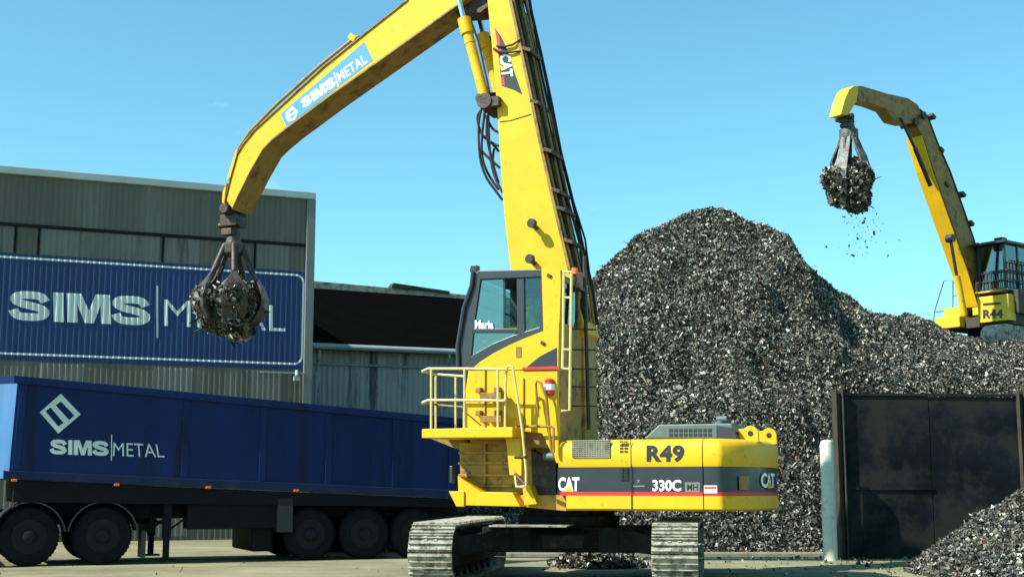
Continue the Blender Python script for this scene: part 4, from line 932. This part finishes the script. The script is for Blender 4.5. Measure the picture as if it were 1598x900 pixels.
# hose loops left of the boom
for pts in ([(752, 168, .4), (747, 195, .4), (749, 245, .4), (758, 275, .38), (770, 293, .36), (784, 312, .34)],
            [(757, 170, .3), (753, 205, .3), (752, 240, .3), (760, 268, .3), (778, 296, .3)],
            [(750, 172, .1), (745, 185, .1), (752, 210, .1), (766, 222, .1), (778, 236, .2)],
            [(760, 180, .4), (760, 215, .4), (768, 250, .36), (776, 280, .33)],
            [(757, 180, .2), (768, 200, .2), (780, 208, .3)], [(756, 213, .3), (766, 222, .3), (778, 228, .32)],
            [(752, 236, .35), (762, 246, .35), (780, 262, .34)], [(771, 232, .3), (769, 256, .3), (778, 285, .3)],
            [(762, 175, -.3), (764, 230, -.3), (770, 270, -.2), (784, 300, 0)]):
    P_ = [E.w(*q_) for q_ in pts]
    # catmull-rom
    S = []
    for i in range(len(P_) - 1):
        p0, p1, p2, p3 = P_[max(i - 1, 0)], P_[i], P_[i + 1], P_[min(i + 2, len(P_) - 1)]
        for t in (0, .25, .5, .75): S.append(.5 * ((2 * p1) + (p2 - p0) * t + (2 * p0 - 5 * p1 + 4 * p2 - p3) * t * t + (3 * p1 - p0 - 3 * p2 + p3) * t ** 3))
    S.append(P_[-1]); MB().tube(S, .022, 8).build('hose_loop', M['black'], bo, smooth=True)
# --- grapple
def grapple(F, parent, px_top, py_top, py_bot, w_, rad_px, m_, n=5, phase=.2, linkpx=None, fat=1.0, plates=False):
    top = F.w(px_top, py_top, w_); bot = F.w(px_top, py_bot, w_); Hh = top.z - bot.z
    rr = rad_px * F.world(bot).y / FPX * .97
    g_ = MB().lathe(top + Vector((0, 0, -.17 * Hh)), (0, 0, 1), [(0, .09 * Hh), (.03 * Hh, .115 * Hh), (.13 * Hh, .115 * Hh), (.15 * Hh, .08 * Hh), (.22 * Hh, .07 * Hh)], 18)
    gg = g_.build('grapple', M[m_], parent, .01)
    lk = MB()
    if linkpx:
        a = F.w(*linkpx, w_); lk.box(a, (.16, .5, .16)).cyl(a + Vector((0, -.32, 0)), a + Vector((0, .32, 0)), .09, 14).tube([a, top + Vector((0, 0, .02))], .085, 10)
        mid = (a + top) / 2; lk.box(mid + Vector((0, 0, .08)), (.34, .36, .20)).box(mid + Vector((-.05, 0, -.12)), (.22, .3, .12)).cyl(mid + Vector((-.22, -.12, 0)), mid + Vector((.2, -.12, .03)), .05)
        lk.build('swivel', M['dark'], gg, .01)
    prof = [(.12, -.04), (.26, -.20), (.44, -.40), (.55, -.50), (.62, -.62), (.61, -.74), (.50, -.86), (.32, -.95), (.10, -1.0)]
    if plates: prof = [(.12, .0), (.22, -.14), (.34, -.28), (.47, -.40), (.60, -.58), (.60, -.72), (.48, -.86), (.30, -.95), (.10, -1.0)]
    sc = rr / .60
    for k2 in range(n):
        a = 2 * PI * k2 / n + phase; dr = Vector((math.cos(a), math.sin(a), 0)); tn = Vector((-dr.y, dr.x, 0))
        def pt(r, z, t): return top + dr * (r * sc) + Vector((0, 0, z * Hh)) + tn * t
        m = MB(); wd = [.05, .05, .06, .18, .22, .22, .19, .12, .03]
        if plates: wd = [.10, .13, .15, .16, .15, .12, .09, .06, .03]
        L_ = []
        for (r, z), w2 in zip(prof, wd): L_.append([pt(r, z, -w2 * fat), pt(r, z, w2 * fat), pt(r - .06, z + .01, w2 * fat), pt(r - .06, z + .01, -w2 * fat)])
        vs = [v for q_ in L_ for v in q_]; fs = []
        for i in range(len(L_) - 1):
            for j in range(4): fs.append((i * 4 + j, i * 4 + (j + 1) % 4, i * 4 + 4 + (j + 1) % 4, i * 4 + 4 + j))
        fs += [(0, 1, 2, 3), (len(vs) - 4, len(vs) - 3, len(vs) - 2, len(vs) - 1)]
        m.add(vs, fs)
        m.prism([pt(.30, -.26, -.03), pt(.30, -.26, .03), pt(.46, -.42, .03), pt(.46, -.42, -.03)], [pt(.22, -.26, -.03), pt(.22, -.26, .03), pt(.54, -.60, .03), pt(.54, -.60, -.03)])
        tn_ = m.build('tine', M[m_], gg, .006)
        MB().cyl(pt(.15, -.05, 0), pt(.36, -.36, 0), .055, 12).cyl(pt(.36, -.36, 0), pt(.56, -.58, 0), .032, 10).build('tine_cylinder', M['dark'], gg, smooth=True)
    return top, Hh, rr
top, Hh, rr = grapple(E, ex, 364, 376, 521, 0, 56, 'grapple', 5, .35, (364, 330))
def ball_of_scrap(name, F, top, Hh, rr, label, n, size, hang=.0):
    c = F.world(top + Vector((0, 0, -.71 * Hh))); V = RNG.normal(size=(n, 3)); V /= np.linalg.norm(V, axis=1)[:, None]
    r = RNG.uniform(.55, 1, n) ** .5 * rr; low_ = (V[:, 2] < -.3); V = V * r[:, None] * np.array([.98, .98, .32 * Hh / rr]); 
    lump = 1 + .12 * np.sin(V[:, 0] * 9 / rr * .6) + .1 * np.sin(V[:, 2] * 11 / rr * .5); V *= lump[:, None]
    C = V + np.array(c); return tag(scrap_mesh(name, C, size), label, 'scrap', kind='stuff')
ball_of_scrap('scrap_load', E, top, Hh, rr * 1.0, 'clump of shredded scrap clutched in the near grapple in front of the painted sign', 9000, .065)
# dribble hanging off the near load
c0 = E.world(top + Vector((-.42, 0, -.98 * Hh)))

# ---------------------------------------------------------------- driver
def person(F, seatp, face=-1):
    sp = Vector(seatp); pts = {}
    def a(nm, x, y, z, r): pts[nm] = (sp + Vector((x, y, z)), r)
    a('pel', 0, 0, .10, .15); a('sp', .03, 0, .30, .14); a('ch', .02, 0, .46, .165); a('nk', 0, 0, .60, .055); a('hd', -.02, 0, .70, .085); a('ht', -.02, 0, .80, .075)
    for s, n_ in ((-1, 'l'), (1, 'r')):
        a('s' + n_, .02, s * .19, .50, .06); a('e' + n_, -.10, s * .25, .27, .045); a('h' + n_, -.34, s * .24, .30, .032)
        a('k' + n_, -.42, s * .14, .12, .075); a('a' + n_, -.55, s * .14, -.28, .05); a('f' + n_, -.68, s * .15, -.32, .04); a('t' + n_, -.02, s * .10, .09, .09)
    names = list(pts); edges = [('pel', 'sp'), ('sp', 'ch'), ('ch', 'nk'), ('nk', 'hd'), ('hd', 'ht')]
    for n_ in 'lr': edges += [('ch', 's' + n_), ('s' + n_, 'e' + n_), ('e' + n_, 'h' + n_), ('pel', 't' + n_), ('t' + n_, 'k' + n_), ('k' + n_, 'a' + n_), ('a' + n_, 'f' + n_)]
    me = bpy.data.meshes.new('person'); me.from_pydata([tuple(pts[q_][0]) for q_ in names], [(names.index(x), names.index(y)) for x, y in edges], [])
    o = bpy.data.objects.new('person', me); COL.objects.link(o); o.modifiers.new('skin', 'SKIN')
    for i, q_ in enumerate(names):
        me.skin_vertices[0].data[i].radius = (pts[q_][1],) * 2; me.skin_vertices[0].data[i].use_root = (q_ == 'pel')
    ss = o.modifiers.new('sub', 'SUBSURF'); ss.levels = 2; ss.render_levels = 2; me.materials.append(M['hivis'])
    o.modifiers['skin'].use_smooth_shade = True
    o.location = F.o; o.rotation_euler = (0, 0, F.r)
    h = sp + Vector((-.03, 0, .74)); hd_ = MB()
    hd_.lathe(h + Vector((0, 0, -.13)), (0, 0, 1), [(0, .035), (.02, .06), (.06, .085), (.12, .095), (.18, .092), (.22, .075), (.25, .03)], 20)
    hd_.box(h + Vector((-.10, 0, -.01)), (.035, .03, .045)); hd_.box(h + Vector((-.088, 0, -.06)), (.02, .05, .012))
    for s in (-1, 1): hd_.box(h + Vector((0, s * .093, -.01)), (.04, .02, .06))
    hd_.build('head', M['skin'], o, .01, smooth=False)
    ey = MB()
    for s in (-1, 1): ey.box(h + Vector((-.090, s * .035, .015)), (.012, .022, .012))
    ey.build('eyes', M['ink'], o)
    MB().lathe(h + Vector((.01, 0, .03)), (0, 0, 1), [(0, .104), (.04, .106), (.08, .095), (.11, .06), (.12, .02)], 20).build('hair', M['hair'], o, smooth=True)
    for s in (-1, 1):
        hb_ = sp + Vector((-.36, s * .24, .31)); hm = MB().box(hb_, (.09, .075, .03))
        for k2, ln in enumerate((.06, .07, .065, .05)):
            q0 = hb_ + Vector((-.045, (k2 - 1.5) * .019, 0)); hm.tube([q0, q0 + Vector((-ln * .6, 0, -.01)), q0 + Vector((-ln * .8, 0, -ln * .6))], .009, 6)
        hm.tube([hb_ + Vector((.0, -s * .035, 0)), hb_ + Vector((-.03, -s * .06, -.01)), hb_ + Vector((-.055, -s * .055, -.03))], .010, 6)
        hm.build('hand', M['skin'], o, .008)
    return tag(o, 'driver in a pale hi-vis shirt seated inside the raised cab of the near excavator', 'person')
person(E, (se.x - .02, -.95, se.z + .18))

# ---------------------------------------------------------------- far machine on the heap
q = P(1548, 524, 46); F2 = Frame(q.x, q.y, 38, z=q.z - .25)
e2 = thing('excavator', F2, 'distant yellow excavator numbered R44 working on top of the scrap heap', 'excavator')
def hx(px, py, s): return F2.hit(px, py, 'x', s)
# front plane s = -1.3
SF = -1.5
def fbox(px0, py0, px1, py1, s0, depth):
    a = hx(px0, py1, s0); b = hx(px1, py0, s0); return MB().bb(s0, s0 + depth, a.y, b.y, a.z, b.z)
rbox = fbox(1527, 458, 1573, 504, SF, .4).build('riser_box', M['komayellow'], e2, .02)
Q4 = [(1534, 483), (1565, 482), (1565, 496), (1534, 497)]
text(F2, 'R44', Q4, 0, .05, 1.05, 'x', SF - .006).build('fleet_number', M['ink'], rbox)
qa, qb = hx(1534, 474, SF - .006), hx(1562, 472, SF - .006)
MB().add([hx(1534, 473, SF - .006), hx(1562, 471, SF - .006), hx(1562, 475, SF - .006), hx(1534, 477, SF - .006)], [(0, 1, 2, 3)]).build('name_strip', M['ink'], rbox)
fbox(1526, 452, 1560, 458, SF - .1, .5).build('step_plate', M['komayellow'], e2, .01)
fbox(1518, 440, 1527, 492, SF + .3, .3).build('boom_foot_plate', M['komayellow'], e2, .01)
fbox(1473, 478, 1500, 504, SF + .2, .8).build('side_tank', M['komayellow'], e2, .03)
fbox(1459, 492, 1497, 514, SF - .1, .8).build('front_tank', M['komayellow'], e2, .03)
fbox(1498, 484, 1528, 514, SF + .6, 1.5).build('swing_frame', M['dark'], e2, .02)
a = hx(1470, 512, SF + .2); b = hx(1580, 505, SF + .2)
MB().bb(SF + .2, 3.2, min(a.y, b.y), max(a.y, b.y), a.z - .1, a.z + .25).build('deck', M['wallpost'], e2, .02)
cbx = hx(1527, 456, SF + .25); cbt = hx(1527, 385, SF + .25); cby = hx(1571, 456, SF + .25)
MB().bb(SF + .35, 3.0, cby.y - .35, cbx.y, a.z + .25, cbx.z - .05).build('machinery_house', M['wallpost'], e2, .03)
# cab
y0c, y1c = min(cbx.y, cby.y), max(cbx.y, cby.y); z0c, z1c = cbx.z, cbt.z; xs0, xs1 = SF + .25, SF + 1.75
cf = MB()
for x_ in (xs0, (xs0 + xs1) / 2, xs1 - .08):
    for y_ in (y0c, y1c - .08): cf.bb(x_, x_ + .08, y_, y_ + .08, z0c, z1c)
for z_ in (z0c, z0c + (z1c - z0c) * .36): cf.bb(xs0, xs1, y0c - .003, y0c + .07, z_, z_ + .06).bb(xs0, xs1, y1c - .07, y1c + .003, z_, z_ + .06).bb(xs0 - .003, xs0 + .07, y0c, y1c, z_, z_ + .06)
c2 = cf.build('cab', M['cabgrey'], e2, .01)
MB().bb(xs0 + .03, xs0 + .035, y0c + .08, y1c - .08, z0c, z1c).build('windscreen', M['glass2'], c2)
MB().bb(xs0 + .08, xs1 - .08, y0c + .03, y0c + .035, z0c, z1c).build('side_window', M['glass2'], c2)
MB().bb(xs0 + .08, xs1 - .08, y1c - .035, y1c - .03, z0c, z1c).build('side_window', M['glass2'], c2)
MB().bb(xs1 - .04, xs1 - .02, y0c + .08, y1c - .08, z0c, z1c).build('cab_back', M['cabgrey'], c2)
mx_, my_ = (xs0 + xs1) / 2, (y0c + y1c) / 2
MB().add([(xs0 - .2, y0c - .15, z1c), (xs1 + .1, y0c - .15, z1c), (xs1 + .1, y1c + .15, z1c), (xs0 - .2, y1c + .15, z1c), (xs0 - .2, y0c - .15, z1c + .07), (xs1 + .1, y0c - .15, z1c + .07), (xs1 + .1, y1c + .15, z1c + .07), (xs0 - .2, y1c + .15, z1c + .07), (mx_, my_, z1c + .28)],
         [(0, 1, 2, 3), (0, 4, 5, 1), (1, 5, 6, 2), (2, 6, 7, 3), (3, 7, 4, 0), (4, 8, 5), (5, 8, 6), (6, 8, 7), (7, 8, 4)]).build('cab_roof', M['cabgrey'], c2)
MB().box((mx_ - .1, my_, z1c + .27), (.3, .3, .08)).build('roof_lamp', M['ink'], c2)
gd = MB()
for i in range(9): gd.cyl((xs0 - .12, y0c + (y1c - y0c) * i / 8, z0c), (xs0 - .12, y0c + (y1c - y0c) * i / 8, z0c + .62), .018, 6)
for i in range(9): gd.cyl((xs0 + (xs1 - xs0) * i / 8, y0c - .12, z0c), (xs0 + (xs1 - xs0) * i / 8, y0c - .12, z0c + .95), .018, 6)
for z_ in (.3, .62): gd.tube([(xs0 - .12, y1c, z0c + z_), (xs0 - .12, y0c - .12, z0c + z_), (xs1 + .3, y0c - .12, z0c + z_)], .022, 6)
gd.tube([(xs0, y0c - .12, z0c + .95), (xs1 + .5, y0c - .12, z0c + .95)], .022, 6)
gd.build('cab_guard_rail', M['wallpost'], c2)
MB().box((mx_ + .2, my_, z0c + .3), (.5, .5, .15)).box((mx_ + .42, my_, z0c + .6), (.12, .45, .6)).build('seat', M['seat'], c2, .03)
MB().bb(xs0 - .2, xs1 + .4, y0c - .16, y1c, z0c - .06, z0c - .01).build('cab_deck', M['trim'], e2)
# left railing
rl = MB()
for pts in ([(1457, 505), (1458, 487), (1473, 438), (1487, 438), (1487, 482)], [(1458, 487), (1487, 483)], [(1487, 441), (1515, 441)], [(1487, 461), (1512, 461)]):
    rl.tube([hx(x, y, SF + .4) for x, y in pts], .022, 6)
rl.build('handrail', M['greyhood'], e2)
# boom, stick, neck: traced on machine's own side plane
b2 = MB(); 
def slab2(poly, w0, w1):
    pts = [F2.w(x, y, w0) for x, y in poly]; return MB().ext([(p.x, p.z) for p in pts], -w0, -w1)
bm2 = slab2([(1430, 178), (1447, 180), (1462, 222), (1482, 268), (1502, 324), (1519, 376), (1533, 451), (1536, 482), (1527, 482), (1512, 425), (1495, 374), (1476, 320), (1457, 266), (1440, 212), (1428, 192)], .22, -.22).build('boom', M['yellow_shaded_worn'], e2, .02)  # shaded side of the boom painted in with the darker yellow
m = MB()
for a, b in zip([(1438, 212), (1454, 266), (1473, 320), (1492, 374), (1510, 425)], [(1454, 266), (1473, 320), (1492, 374), (1510, 425), (1526, 478)]):
    pa, pb = F2.w(*a, .28), F2.w(*b, .28); m.prism([(pa.x - .03, -.3, pa.z), (pa.x + .01, -.3, pa.z), (pa.x + .01, .3, pa.z), (pa.x - .03, .3, pa.z)], [(pb.x - .03, -.3, pb.z), (pb.x + .01, -.3, pb.z), (pb.x + .01, .3, pb.z), (pb.x - .03, .3, pb.z)])
m.build('boom_underside', M['yellow'], bm2)
stk2 = slab2([(1337, 134), (1345, 134), (1385, 146), (1417, 153), (1432, 163), (1440, 178), (1432, 192), (1414, 193), (1396, 188), (1384, 171), (1360, 162), (1339, 157)], .22, -.22).build('stick', M['yellow_shaded_worn'], e2, .02)
slab2([(1333, 134), (1340, 135), (1337, 158), (1324, 180), (1312, 179), (1318, 156), (1325, 140)], .23, -.24).build('gooseneck', M['komayellow'], stk2, .01)
for w_ in (.3, -.3):
    m = MB(); a_, b_, c_ = F2.w(1405, 184, w_), F2.w(1428, 232, w_), F2.w(1452, 290, w_); m.cyl(b_, c_, .075, 12)
    cc = m.build('stick_cylinder', M['dark'], e2, smooth=True); MB().cyl(a_, b_, .05, 10).build('piston_rod', M['ink'], cc, smooth=True)
    a_, b_, c_ = F2.w(1483, 372, w_), F2.w(1493, 430, w_), F2.w(1505, 492, w_)
    cc = MB().cyl(b_, c_, .11, 12).build('boom_cylinder', M['komayellow'], e2, smooth=True); MB().cyl(a_, b_, .055, 10).cyl(a_ + Vector((0, -.12, 0)), a_ + Vector((0, .12, 0)), .14, 12).build('piston_rod', M['ink'], cc, smooth=True)
for i, (w_, off) in enumerate(((.22, 0), (.1, 4), (-.05, 7), (-.18, 3))):
    pts = [F2.w(x, y, .26) for x, y in [(1436, 172), (1449, 184), (1463, 222), (1483, 268), (1503, 324), (1521, 376), (1534, 440)]]
    MB().tube([Vector((p.x + .03 + off * .02, -w_, p.z + random.uniform(0, .06))) for p in pts], .035, 6).build('hydraulic_hose', M['black'], bm2, smooth=True)
for x, y in ((1447, 184), (1460, 236), (1468, 290), (1494, 305), (1507, 350), (1517, 385)):
    p_ = F2.w(x, y, 0); MB().box(p_, (.2, .56, .12), Matrix.Rotation(R(30), 3, 'Y')).build('hose_clamp', M['dark'], bm2)
for x, y in ((1443, 180), (1431, 190)):
    p_ = F2.w(x, y, .3); MB().cyl(p_, p_ + Vector((0, .6, 0)), .13, 14).build('pivot_pin', M['dark'], bm2, smooth=True)
top2, H2h, rr2 = grapple(F2, e2, 1324, 198, 322, 0, 37, 'grapplegrey', 5, .9, (1318, 184), fat=1.15, plates=True)
ball_of_scrap('scrap_load', F2, top2, H2h, rr2 * 1.12, 'clump of shredded scrap hanging high in the sky from the far grapple', 7000, .085)
# tracks of the far machine (mostly sunk behind the crest)
T2 = Matrix.Rotation(R(0), 4, 'Z')
for yy in (-1.35, 1.35):
    m = MB().ext([(x, z) for x, z in arcpts(1.9, -.05, .42, -90, 90, 8) + arcpts(-1.9, -.05, .42, 90, 270, 8)], yy - .32, yy + .32)
    m.build('track', M['trackpad'], e2, .02)
MB().bb(-1, 1, -1.3, 1.3, -.2, .2).lathe((0, 0, .2), (0, 0, 1), [(0, .8), (.45, .8)], 24).build('carbody', M['frame'], e2)
# bits falling from the far grapple
n = 110; t = RNG.uniform(0, 1, n); gx_ = F2.world(top2)
xx = gx_.x + .35 + RNG.normal(0, .22, n) * (1 + t); yy = gx_.y + RNG.normal(0, .2, n); zz = gx_.z - H2h * 1.0 - t * 1.9 + .3
tag(scrap_mesh('falling_scrap', np.stack([xx, yy, zz], 1), .05), 'tiny bits of scrap raining down below the far grapple', 'scrap', kind='stuff')
